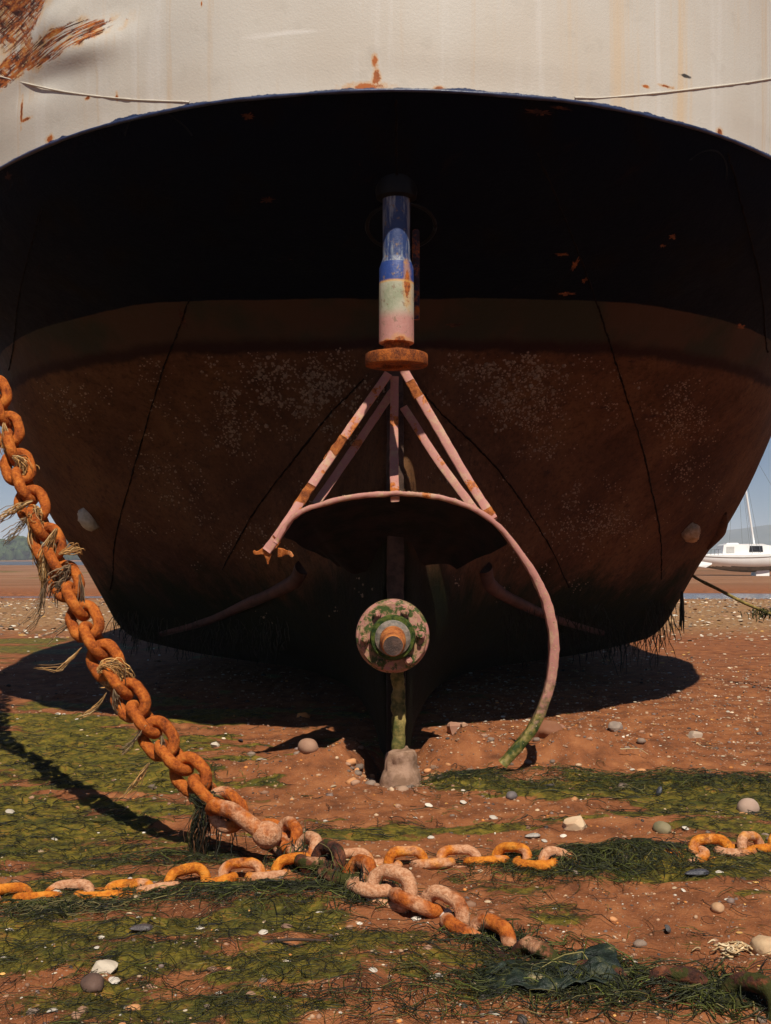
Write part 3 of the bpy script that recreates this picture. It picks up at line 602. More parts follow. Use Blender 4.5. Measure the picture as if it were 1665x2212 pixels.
# two wrapped outlet plugs
for (cx, cy, w, h, mt, sd) in ((195, 1117, 15, 27, 'plug', 1), (1485, 1143, 18, 22, 'plug2', 5)):
    p, n = cast(cx, cy); s = p.y / F; bv, bf = ICO3
    t = n; a = t.cross(Vector((0, 0, 1))).normalized(); b = a.cross(t)
    v = bv * (.62 + .75 * fbm3(bv * 2.6 + sd, 4))[:, None]
    v = np.array(p) + v[:, :1] * np.array(a) * w * s + v[:, 1:2] * np.array(b) * h * s + v[:, 2:] * np.array(t) * w * s * 1.2 + np.array(t) * w * s * .5
    obj('outlet_plug', v, bf, MAT[mt], boat)
# rubbing pieces that break the starboard outline
for pts in ([(1577, 1108), (1568, 1140), (1540, 1185)],):
    P = [cast(x - 12, y)[0] for x, y in pts]; P = [p for p in P if p is not None]
    if len(P) > 1: obj('rubbing_piece', *fixq(*tube(smooth_path(P, 16), .05 * np.sin(np.linspace(.15, math.pi - .15, 16)) + .015, 8)), MAT['hull'], boat)

# ---- rudder stock
YS = 6.25
zs = lambda y: at(855, y, YS).z
r_of = lambda w: w / 2 * YS / F
c0 = (XC, YS, 0)
st = obj('rudder_stock', *lathe([(r_of(60), zs(415)), (r_of(60), zs(556)), (r_of(61), zs(560)), (r_of(75), zs(580)), (r_of(76), zs(640)), (r_of(76.5), zs(741)), (r_of(70), zs(743)), (r_of(55), zs(743))], c0, n=56), MAT['stock'], boat, sharp=35)
tag(st, 'round stock with worn blue, pale green and pink paint bands')
obj('neck', *lathe([(r_of(56), zs(742)), (r_of(57), zs(758)), (r_of(60), zs(765)), (r_of(50), zs(767))], c0, n=48), MAT['rust'], st, sharp=40)
fl = obj('coupling_flange', *lathe([(0.001, zs(764)), (r_of(128), zs(764)), (r_of(135), zs(766)), (r_of(137), zs(769)), (r_of(137), zs(786)), (r_of(134), zs(790)), (r_of(70), zs(790)), (r_of(66), zs(784)), (.001, zs(784))], c0, n=64), MAT['rust'], boat, sharp=35)
tag(fl, 'thick rusty disc at the foot of the stock')
ct = obj('stock_collar', *lathe([(r_of(62), zs(432)), (r_of(88), zs(428)), (r_of(92), zs(415)), (r_of(92), zs(380)), (r_of(84), zs(360))], c0, n=48), MAT['blackpaint'], boat, sharp=40)
p, n = cast(850, 470)
if p:
    ring = [BVH.find_nearest(Vector((XC + .03 + .2 * math.cos(a), 6.55 + .22 * math.sin(a), 3.3)))[0] - Vector((0, .006, 0)) for a in np.linspace(0, 2 * math.pi, 41)]
    obj('collar_weld', *fixq(*tube(ring, .012, 6)), MAT['blackpaint'], boat)
zp = lambda y: at(897, y, 6.55).z
po = obj('grease_pipe', *fixq(*tube([(at(898, 500, 6.55).x, 6.55, zp(q)) for q in np.linspace(400, 690, 12)], .022, 12)), m_rust('rusty_pipe', (RUST_D, (.02, .025, .05), RUST_O), 5), boat)

# ---- stern post, frame of the torn nozzle
YR = 6.36
def rp(x, y, Y=YR): return at(x, y, Y)
sp_pts = [(XC, half[i, 0, 1] - .03, zq[i]) for i in range(0, NZ, 2) if .55 < zq[i] < 2.62]
obj('stern_post', *bar(smooth_path(sp_pts, 40), .105, .07, (0, 1, 0), .02), MAT['post'], boat)
obj('centre_stay', *bar(smooth_path([rp(852, 815, 7.02), rp(851, 920, 6.90), rp(851, 1010, 6.62), rp(853, 1078, YR - .02)], 24), .052, .035, (0, 1, 0), .008), MAT['pink'], boat)
o = obj('brace', *bar(smooth_path([at(838, 808, 6.95), at(760, 920, 6.75), at(665, 1060, 6.52), at(612, 1140, YR), at(575, 1190, YR - .03)], 40), .052, .028, (0, 1, 0), .006, 3), MAT['pink'], boat)
o = obj('brace', *bar(smooth_path([at(848, 845, 7.12), at(760, 975, 6.90), at(680, 1092, 6.66)], 30), .050, .022, (0, 1, 0), .005, 9), MAT['pink'], boat)
o = obj('brace', *bar(smooth_path([at(872, 800, 6.70), at(940, 915, 6.60), at(1010, 1035, 6.48), at(1066, 1122, YR)], 40), .052, .028, (0, 1, 0), .006, 5), MAT['pink'], boat)
o = obj('brace', *bar(smooth_path([at(872, 880, 7.08), at(950, 1000, 6.88), at(1030, 1108, 6.66)], 30), .050, .022, (0, 1, 0), .005, 12), MAT['pink'], boat)
rustp = m_rust('brace_rust_patch', ((.07, .02, .008), (.22, .06, .015), (.40, .13, .03)), 26)
for (ax_, ay_, bx_, by_, Ya, Yb) in ((742, 945, 706, 998, 6.70, 6.63), (672, 1048, 640, 1098, 6.52, 6.45), (886, 824, 905, 858, 6.68, 6.65), (1052, 1100, 1062, 1116, 6.39, 6.37)):
    obj('rust_patch', *bar(smooth_path([at(ax_, ay_, Ya), at((ax_ + bx_) / 2, (ay_ + by_) / 2, (Ya + Yb) / 2), at(bx_, by_, Yb)], 14), .056, .033, (0, 1, 0), .016, ax_), rustp, boat)
ARC = [(596, 1172), (618, 1135), (645, 1108), (690, 1090), (770, 1072), (857, 1066), (930, 1071), (1000, 1089), (1060, 1122), (1120, 1190), (1160, 1255), (1184, 1315), (1196, 1390), (1192, 1450), (1176, 1515), (1148, 1575), (1110, 1622), (1085, 1650)]
AP = smooth_path([rp(x, y) for x, y in ARC], 110)
wa = .030 + .026 * sstep(50, 72, np.arange(110)); wa = wa * (1 - .12 * fbm2(np.arange(110) * .3, np.zeros(110), 3))
ring_o = obj('nozzle_ring', *bar(AP, wa, .075, (0, 1, 0), .012, 2), MAT['pinkg'], boat)
tag(ring_o, 'bent pink bar arching over the shaft and down into the mud')
# shell plate running forward from the ring, torn along both lower edges
ns, nd = 70, 18; k0 = np.linspace(5, 55, ns); base = np.stack([np.interp(k0, np.arange(110), AP[:, i]) for i in range(3)], -1)
cen = np.array([XC, YR, base[:, 2].max() - .75]); sh = []
for j in range(nd):
    t = j / (nd - 1); q = base.copy(); q[:, 1] += .03 + .95 * t; q[:, 0] = XC + (q[:, 0] - XC) * (1 - .36 * t ** 1.3); q[:, 2] -= .46 * t ** 1.15 * (1 - .62 * np.abs(np.linspace(-1, 1, ns)) ** 1.6) + .02 * (vn2(k0 * .3, k0 * 0 + t * 4) - .5); sh.append(q)
SH = np.array(sh); edge_k = np.minimum(np.arange(ns), ns - 1 - np.arange(ns))
rag = fbm2(np.arange(nd) * .8, np.zeros(nd), 3)
for j in range(nd):
    for s, sl in ((0, slice(0, 8)), (1, slice(ns - 8, ns))):
        SH[j, sl, 2] -= (.01 + .03 * rag[j]) * (np.linspace(1, 0, 8) if s == 0 else np.linspace(0, 1, 8)) ** 2 * (1 - j / nd)
top = SH.reshape(-1, 3); bot = top - np.array([0, 0, .014]); fq = grid_faces(nd, ns)
rimi = np.concatenate([np.arange(ns), np.arange(1, nd) * ns + ns - 1, (nd - 1) * ns + np.arange(ns - 2, -1, -1), np.arange(nd - 2, 0, -1) * ns]); r2 = np.roll(rimi, -1)
obj('nozzle_shell', np.concatenate([top, bot]), np.concatenate([fq, fq[:, ::-1] + len(top), np.stack([rimi, r2, r2 + len(top), rimi + len(top)], -1)]), MAT['painted_shade'], boat, sharp=40)
# torn rusty shreds at the port end
for pts, r in (([(600, 1165), (572, 1190), (553, 1194), (548, 1188)], .028), ([(575, 1188), (578, 1204), (579, 1218)], .022), ([(600, 1192), (622, 1193), (634, 1200)], .026), ([(590, 1180), (610, 1150), (628, 1128)], .02)):
    P = smooth_path([rp(x, y, YR - .02) for x, y in pts], 14); obj('torn_shred', *bar(P, np.linspace(r * 2, r * .3, 14), .012, (.3, 1, .2), .02, r), m_rust('torn_rust', (RUST_M, RUST_O, (.55, .24, .10)), 20) if r == .028 else bpy.data.materials['torn_rust'], boat)

# ---- stern tube, flange, shaft
fc = at(848, 1375, 6.18); rr = lambda w: w / 2 * 6.18 / F
obj('stern_tube', *lathe([(rr(150), .06), (rr(154), .2), (rr(130), .55), (rr(90), 1.05), (rr(40), 1.5)], fc, 'y', 48), MAT['painted_shade'], boat)
F_ = obj('gland_flange', *lathe([(rr(156), .16), (rr(160), .14), (rr(160), .055), (rr(156), .045), (rr(148), .042), (rr(147), .0), (rr(148), -.012), (rr(142), -.022), (.02, -.022)], fc, 'y', 64), MAT['pinkflange'], boat, sharp=30)
tag(F_, 'round pink flange with bolts, patched with green moss')
obj('gland_ring', *lathe([(rr(96), 0), (rr(98), -.06), (rr(92), -.085), (rr(76), -.088), (.02, -.088)], fc, 'y', 56), MAT['moss'], boat, sharp=40)
obj('gland_sleeve', *lathe([(rr(76), -.07), (rr(76), -.10), (rr(62), -.112), (.02, -.112)], fc, 'y', 48), MAT['grey'], boat, sharp=40)
s_ = obj('propeller_shaft', *lathe([(rr(54), -.06), (rr(54.5), -.16), (rr(53), -.25), (rr(47), -.27), (rr(44), -.33), (rr(43), -.385), (rr(40), -.391)], fc, 'y', 48), MAT['rust2'], boat, sharp=40)
obj('cut_end', *lathe([(rr(40), -.391), (rr(30), -.3925), (.001, -.3915)], fc, 'y', 32), MAT['cut'], s_)
for q_ in (s_, s_.children[0]):                 # the shaft droops a little where it leaves the tube
    for v in q_.data.vertices: v.co.z += .06 * (v.co.y - (fc.y - 6.95) + .06)
for k in range(6):
    a = math.radians(60 + 60 * k + 4); bc = fc + Vector((math.cos(a) * rr(120), -.022, math.sin(a) * rr(120)))
    b_ = obj('bolt', *lathe([(rr(19), 0), (rr(19), -.026), (rr(16), -.032), (.001, -.032)], bc, 'y', 6), MAT['pinkflange'], boat, sharp=30)
    obj('bolt_end', *lathe([(rr(10), -.03), (rr(10), -.05), (rr(8), -.054), (.001, -.054)], bc, 'y', 14), MAT['pinkflange'], b_, sharp=30)
pst = [(XC + .01, 6.46, .62), (XC + .012, 6.44, .45), (XC + .014, 6.38, .25), (XC + .01, 6.36, -.05)]
obj('heel_post', *bar(smooth_path(pst, 40), .075, .10, (0, 1, 0), .03, 8), MAT['algae_post'], boat)
obj('dead_wood', *bar(smooth_path([(XC, 6.78, .75), (XC, 6.74, .4), (XC, 6.70, -.08)], 12), .11, .6, (0, 1, 0), .01, 4), MAT['painted_shade'], boat)
hc = at(866, 1665, 6.2)
hv, hf = lathe([(.001, zs(1617)), (.066, zs(1617)), (.076, zs(1619)), (.080, zs(1630)), (.080, zs(1642)), (.082, zs(1652)), (.098, zs(1660)), (.108, zs(1672)), (.118, zs(1690)), (.13, -.10)], (hc.x, 6.27, -.015), n=64)
hv = hv + (fbm3(hv * 11, 3) - .5)[:, None] * .06 + (fbm3(hv * 40, 2) - .5)[:, None] * .02 * np.array([1, 1, .5])
tag(obj('heel_socket', hv, hf, MAT['heel'], boat), 'pale pinkish block at the foot of the post')

# ---- barnacles and the fringe of weed
def barnacles():
    cl = [(640, 845, 120, 55, 620), (720, 800, 60, 35, 180), (505, 935, 40, 62, 260), (420, 905, 60, 40, 50), (150, 870, 45, 40, 150), (330, 800, 25, 22, 45), (330, 990, 60, 60, 110), (560, 800, 80, 30, 120),
          (1085, 835, 85, 55, 520), (1130, 890, 70, 40, 260), (1190, 820, 60, 35, 190), (1160, 940, 70, 35, 130), (1000, 790, 40, 22, 50), (1470, 880, 42, 38, 260), (1470, 930, 35, 25, 140), (1480, 1010, 38, 48, 150), (1300, 1100, 70, 32, 200), (1290, 1135, 110, 30, 330),
          (1545, 1075, 25, 30, 50), (500, 1140, 170, 50, 230), (380, 1060, 80, 60, 100), (1140, 1230, 120, 60, 110), (840, 700, 900, 500, 260), (1320, 860, 12, 60, 40), (1030, 960, 90, 90, 70), (700, 930, 90, 70, 60)]
    base = np.array([[math.cos(a), math.sin(a), 0] for a in np.arange(5) * 2 * math.pi / 5] + [[.5 * math.cos(a + .6), .5 * math.sin(a + .6), .8] for a in np.arange(5) * 2 * math.pi / 5])
    fcs = np.array([[i, (i + 1) % 5, 5 + (i + 1) % 5, 5 + i] for i in range(5)] + [[5, 6, 7, 8], [5, 8, 9, 9]])
    Vs, Fs, n = [], [], 0
    for cx, cy, sx_, sy_, num in cl:
        sub = RNG.normal(0, 1, (max(num // 7, 1), 2)) * (sx_ * .75, sy_ * .75) + (cx, cy)
        for i in range(num):
            q = sub[RNG.integers(len(sub))] + RNG.normal(0, 9 if num < 500 else 8, 2)
            if q[1] < 745 + 14 * abs(q[0] - 857) / 300: continue
            p, nr = cast(q[0], q[1])
            if p is None or p.y > 13: continue
            r = RNG.lognormal(-5.05, .32) * (1.25 if num > 400 else 1); a = nr.cross(Vector((.3, .2, 1))).normalized(); b = nr.cross(a)
            v = np.array(p) + r * (base[:, :1] * np.array(a) + base[:, 1:2] * np.array(b) + base[:, 2:] * np.array(nr))
            Vs.append(v); Fs.append(fcs + n); n += 10
    V, Fq = np.concatenate(Vs), np.concatenate(Fs)
    o = obj('barnacles', *fixq(V, Fq), MAT['barn'], boat, smooth=False); tag(o, kind='stuff')
barnacles()
def bar_crust():
    Vs, Fs, n = [], [], 0; bv, bf = ICO1
    for i in range(150):
        k = RNG.integers(12, 60) if i < 90 else RNG.integers(60, 104)
        if i < 90: p = AP[k] + np.array([RNG.normal(0, .01), RNG.uniform(-.036, .02), .5 * wa[k] - .001])
        else: p = AP[k] + np.array([RNG.uniform(-.3, .3) * wa[k], -.0365, RNG.normal(0, .005)])
        Vs.append(p + bv * RNG.uniform(.0025, .0065) * np.array([1, .6, .7])); Fs.append(bf + n); n += len(bv)
    tag(obj('bar_crust', np.concatenate(Vs), np.concatenate(Fs), m_simple('pale_bar_crust', (.24, .16, .08), (.46, .34, .21), 40, .9, .2, 0), boat, smooth=False), kind='stuff')
bar_crust()
def tubes3(P, r, tint=None):                  # many thin three-sided strands at once: P is strands x points x 3
    N, K = P.shape[:2]; T = np.gradient(P, axis=1); T /= np.linalg.norm(T, axis=2)[..., None] + 1e-9
    ref = np.array([.31, .22, 1.0]); A = np.cross(T, ref); A /= np.linalg.norm(A, axis=2)[..., None] + 1e-9; B = np.cross(A, T)
    rad = np.asarray(r, float).reshape(N, 1) * np.concatenate([[.6], np.ones(K - 2), [.25]])[None]
    V = np.stack([P + rad[..., None] * (A * math.cos(a) + B * math.sin(a)) for a in (0, 2.094, 4.189)], 2).reshape(-1, 3)
    i = np.arange(N)[:, None, None] * K * 3; k = np.arange(K - 1)[None, :, None] * 3; c = np.arange(3)[None, None]; c2 = (c + 1) % 3
    Fq = np.stack([i + k + c, i + k + c2, i + k + 3 + c2, i + k + 3 + c], -1).reshape(-1, 4)
    return V, Fq, (np.repeat(tint, K * 3, axis=0) if tint is not None else None)
def pick(pal, n):
    w = np.array([p[0] for p in pal], float); k = RNG.choice(len(pal), n, p=w / w.sum()); c = np.array([p[1] for p in pal])[k]
    return c * RNG.uniform(.65, 1.35, (n, 1))
def hang(P0, L, K=7, spread=.25, lean=(0, 0, 0), down=1.0, floor=True, curl=.35):      # strands that hang, then lie on the mud
    N = len(P0); L = np.broadcast_to(L, (N,)); d = RNG.normal(0, spread, (N, 3)) + np.array(lean); d[:, 2] -= .25 * down; pts = [P0.copy()]; p = P0.copy()
    for k in range(K - 1):
        d = d + RNG.normal(0, curl, (N, 3)) * .5 + np.array([0, 0, -.55 * down]); d /= np.linalg.norm(d, axis=1)[:, None] + 1e-9
        p = p + d * (L / (K - 1))[:, None]
        if floor:
            g_ = hz(p[:, 0], p[:, 1]) + RNG.uniform(.003, .018, N); low = p[:, 2] < g_
            p[low, 2] = g_[low]; d[low] += RNG.normal(0, .6, (low.sum(), 3)); d[low, 2] = .1
        pts.append(p.copy())
    return np.stack(pts, 1)
WEED = [(5, (.014, .017, .005)), (4, (.028, .032, .008)), (3, (.055, .060, .011)), (.9, (.10, .115, .018)), (2, (.009, .009, .007)), (.5, (.18, .15, .05))]
DRY = [(4, (.50, .28, .10)), (3, (.36, .19, .07)), (1.5, (.17, .10, .05)), (1.6, (.60, .42, .21))]
DARKW = [(3, (.010, .010, .006)), (2, (.02, .022, .010)), (1, (.03, .022, .012))]
def strands(name, P, r, pal, mat, parent=None):
    V, Fq, c = tubes3(P, r, pick(pal, len(P))); o = obj(name, V, Fq, mat, parent); point_attr(o.data, 'tint', c); return o
def fringe():
    P0, L = [], []
    for x0, x1, y0, y1, n, l in ((1392, 1470, 1290, 1385, 90, .34), (1300, 1395, 1330, 1400, 90, .24), (205, 300, 1320, 1385, 160, .16), (260, 620, 1330, 1400, 260, .15), (1080, 1320, 1300, 1400, 260, .15)):
        for i in range(n):
            p, nr = cast(RNG.uniform(x0, x1), RNG.uniform(y0, y1))
            if p is None or p.y > 14 or p.z > 1.3: continue
            P0.append(tuple(p + nr * .004)); L.append(l * RNG.uniform(.3, 1.5))
    P0 = np.array(P0); o = strands('weed_fringe', hang(P0, np.array(L), 8, .25, floor=False, curl=.55), RNG.uniform(.002, .005, len(P0)), DARKW, MAT['hullweed'], boat); tag(o, kind='stuff')
fringe()

# ------------------------------------------------------------------ chains
def link_mesh(name, d, pitch, W, seed, n1=60, n2=16, squash=1.0):
    L = pitch + 2 * d; r = (W - d) / 2; s = max((L - W) / 2, .001); per = 4 * s + 2 * math.pi * r
    t = np.linspace(0, per, n1, endpoint=False); C = np.zeros((n1, 3))
    for i, q in enumerate(t):
        if q < 2 * s: C[i] = (-s + q, -r, 0)
        elif q < 2 * s + math.pi * r: a = (q - 2 * s) / r - math.pi / 2; C[i] = (s + r * math.cos(a), r * math.sin(a), 0)
        elif q < 4 * s + math.pi * r: C[i] = (s - (q - 2 * s - math.pi * r), r, 0)
        else: a = (q - 4 * s - math.pi * r) / r + math.pi / 2; C[i] = (-s + r * math.cos(a), r * math.sin(a), 0)
    T = np.roll(C, -1, 0) - np.roll(C, 1, 0); T /= np.linalg.norm(T, axis=1)[:, None]; A = np.cross(T, (0, 0, 1.0)); a = np.linspace(0, 2 * np.pi, n2, endpoint=False)
    V = C[:, None] + d / 2 * (A[:, None] * np.cos(a)[None, :, None] + np.array([0, 0, 1.0]) * np.sin(a)[None, :, None])
    V = V.reshape(-1, 3); cc = np.repeat(C, n2, 0)
    V = cc + (V - cc) * (.80 + .26 * fbm3(V * 26 + seed * 5, 3) + .16 * fbm3(V * 95 + seed * 3, 2))[:, None]
    return mesh_np(name, V, grid_faces(n1, n2, True, True))
LINKS = {}
def links(kind, d, pitch, W, mat, nvar=4):
    LINKS[kind] = []
    for i in range(nvar): me = link_mesh('link', d, pitch, W, i + len(LINKS) * 7); me.materials.append(mat); LINKS[kind].append(me)
D1, P1, W1 = .050, .114, .166
links('hang', D1, P1, W1, MAT['chain']); links('low', D1, P1, W1, MAT['chain_low']); links('moss', D1, P1, W1, MAT['chain_moss']); links('long', .058, .19, .19, MAT['chain_low'], 2)
D2, P2, W2 = .040, .112, .132
links('ground', D2, P2, W2, MAT['chain2'])
def put_link(root, kind, c, tx, nrm, roll=0.0):
    tx = Vector(tx).normalized(); nz_ = Vector(nrm); nz_ = (nz_ - tx * nz_.dot(tx)).normalized(); ny = nz_.cross(tx)
    R = Matrix((tx, ny, nz_)).transposed() @ Matrix.Rotation(roll, 3, 'X')
    o = bpy.data.objects.new('link', random.choice(LINKS[kind])); COL.objects.link(o); o.parent = root
    o.matrix_local = Matrix.Translation(Vector(c) - root.location) @ R.to_4x4(); return o
def resample(P, step):
    P = np.array([tuple(p) for p in P], float); P = smooth_path(P, 600); s = np.concatenate([[0], np.cumsum(np.linalg.norm(np.diff(P, axis=0), axis=1))])
    q = np.arange(0, s[-1], step); return np.stack([np.interp(q, s, P[:, i]) for i in range(3)], -1)
chain_pts = [(-142, 60, 7.28), (-142, 220, 6.92), (-136, 430, 6.35), (-110, 620, 5.88), (-52, 760, 5.70), (-2, 872, 5.60), (40, 1012, 5.46), (75, 1103, 5.37), (113, 1194, 5.28), (159, 1288, 5.19), (201, 1380, 5.10), (253, 1468, 5.01), (310, 1552, 4.93), (373, 1633, 4.85), (444, 1705, 4.76), (508, 1768, 4.68), (545, 1790, 4.64)]
hc_root = empty('mooring_chain', tuple(gp(640, 1880)))
tag(hc_root, 'heavy rust-orange chain hanging down from upper left and running along the mud to lower right', 'chain')
CH = [at(x, y, Y) for x, y, Y in chain_pts]; cps = resample(CH, P1); HANG = []
for i in range(len(cps) - 1):
    c = (cps[i] + cps[i + 1]) / 2; t = cps[i + 1] - cps[i]; v = Vector((0, 0, H)) - Vector(c)
    roll = math.radians(14 if i % 2 else -74) + random.uniform(-.14, .14)
    put_link(hc_root, 'low' if c[2] < .24 else 'hang', c, t, v, roll); HANG.append(c)
fe = Vector(cps[0]); fn_ = BWT.find_nearest(fe); nn = fn_[1] if fn_[1].y < 0 else -fn_[1]; t1 = nn.cross(Vector((0, 0, 1))).normalized(); t2 = nn.cross(t1)
obj('fairlead', *fixq(*tube([fn_[0] + nn * .03 + t1 * .15 * math.cos(a) + t2 * .15 * math.sin(a) for a in np.linspace(0, 2 * math.pi, 33)], .035, 10)), MAT['rust'], boat)
# swivel: bow, round head, long shackle links, then the run over the mud
e0 = Vector(cps[-1]); hd = at(577, 1803, 4.60)
bow = smooth_path([hd + Vector((-.035, 0, .02)), e0 + Vector((-.02, -.05, .05)), e0 + Vector((-.075, -.03, .055)), e0 + Vector((-.10, .03, .03)), e0 + Vector((-.06, .07, .02)), hd + Vector((-.02, .045, .0))], 34)
bv, bf = ICO3
sw = obj('swivel_head', np.array(hd) + bv * (.93 + .16 * fbm3(bv * 2.5, 3))[:, None] * np.array([.060, .055, .056]), bf, MAT['chain_low'], hc_root)
tag(sw, 'round knob of the swivel joint between hanging chain and mud chain')
obj('swivel_bow', *fixq(*tube(bow, .030 + .006 * fbm2(np.arange(34) * .5, np.zeros(34), 2), 12)), MAT['chain_low'], sw)
low_pts = [(590, 1822), (640, 1862), (700, 1895), (760, 1915), (830, 1945), (900, 1968), (985, 2000), (1075, 2040), (1160, 2082), (1260, 2110), (1370, 2122), (1480, 2128), (1560, 2145), (1640, 2180), (1720, 2225)]
LP = []
for i, (x, y) in enumerate(low_pts):
    p = gp(x, y); up = .075 if i == 0 else .05 if i < 3 else .03 if i < 6 else (.006, -.018, -.03, -.05, -.05, -.045, -.03, -.004, .004)[i - 6]; LP.append(p + Vector((0, 0, up)))
lps = resample(LP, P1); LOW = []
for i in range(len(lps) - 1):
    c = (lps[i] + lps[i + 1]) / 2; t = lps[i + 1] - lps[i]; x = c[0]
    kind = 'low' if i < 3 else ('moss' if (3 < i < 7 or x > .38) else 'low')
    rl = math.radians(68 if i % 2 else -14) + random.uniform(-.2, .2)
    put_link(hc_root, kind, c + np.array([0, 0, .014 if i % 2 else 0]), t, (0, 0, 1), rl); LOW.append(c)
gc_root = empty('ground_chain', tuple(gp(300, 1925)))
tag(gc_root, 'thinner bright orange chain lying straight across the mud from left edge to right edge', 'chain')
g_pts = [(-90, 1950), (0, 1945), (100, 1938), (200, 1932), (300, 1926), (400, 1912), (470, 1904), (540, 1898), (610, 1892), (690, 1882), (770, 1876), (850, 1874), (930, 1870), (1000, 1866), (1080, 1862), (1180, 1868), (1300, 1862), (1420, 1850), (1500, 1846), (1580, 1842), (1665, 1836), (1760, 1828)]
GP = []
for i, (x, y) in enumerate(g_pts):
    p = gp(x, y); GP.append(p + Vector((0, 0, -.002 if i < 6 else -.06 if 1215 < x < 1440 else .026)))
gps_ = resample(GP, P2); GCH = []
for i in range(len(gps_) - 1):
    c = (gps_[i] + gps_[i + 1]) / 2
    put_link(gc_root, 'ground', c + np.array([0, 0, (-.010 if i % 2 else -.020) + (.020 if c[0] < -.75 else 0)]), gps_[i + 1] - gps_[i], (0, 0, 1), (math.radians(62 if i % 2 else -12) if c[0] > -.8 else math.radians(24 if i % 2 else -18)) + random.uniform(-.22, .22)); GCH.append(c)

# frayed rope and weed caught on the chain
def near_chain(px, py):
    d = ray(px, py); best = min(HANG + LOW, key=lambda c: (Vector(c) - Vector((0, 0, H)) - d * (c[1] / d.y)).length); return np.array(best)
def clump(name, label, px, py, n, L, pal, r, mat, wrap=.05, lean=(0, 0, 0), spread=.3, group=None, K=8, down=1.0, curl=.35, at_=None):
    c = near_chain(px, py) if at_ is None else np.array(at_); P0 = c + RNG.normal(0, 1, (n, 3)) * np.array([wrap, wrap * .6, wrap * .6])
    P = hang(P0, L * RNG.uniform(.35, 1.3, n), K, spread, lean, down, curl=curl)
    o = strands(name, P, RNG.uniform(.6, 1.4, n) * r, pal, mat); tag(o, label, 'rope' if 'rope' in name else 'seaweed', group, 'stuff'); return o
def bundle(name, label, px, n, r, pal, mat, wid, flare=1.0, cat='rope', group=None, fwd=.05, K=14):     # a hank of fibres along a drawn line beside the chain
    Y = min((c for c in HANG + LOW), key=lambda c: (Vector(c) - Vector((0, 0, H)) - ray(*px[0]) * (c[1] / ray(*px[0]).y)).length)[1] - fwd
    C = smooth_path([at(x, y, Y + .012 * k) for k, (x, y) in enumerate(px)], K); t = np.linspace(0, 1, K)
    amp = (.35 + .65 * np.sin(np.clip(t * 1.1, 0, 1) * math.pi)) + flare * t ** 2
    W = np.cumsum(RNG.normal(0, .34, (n, K, 3)), 1); W -= W.mean(0); P = C[None] + (RNG.normal(0, .45, (n, 1, 3)) + W) * (wid * amp)[None, :, None]
    cut = RNG.uniform(.35, 1.0, n); cut[: max(n // 3, 1)] = 1.0                       # fibres of unequal length
    idx = t[None] * cut[:, None] * (K - 1); lo = np.clip(idx.astype(int), 0, K - 2); f = (idx - lo)[..., None]; ar = np.arange(n)[:, None]
    P = P[ar, lo] * (1 - f) + P[ar, lo + 1] * f
    P[..., 2] = np.maximum(P[..., 2], hz(P[..., 0].ravel(), P[..., 1].ravel()).reshape(n, K) + .006)
    tag(strands(name, P, RNG.uniform(.6, 1.5, n) * r, pal, mat), label, cat, group, 'stuff')
GREYD = [(3, (.22, .15, .09)), (2, (.12, .08, .05)), (1.5, (.36, .25, .14))]
FR = 'frayed rope on the hanging chain'
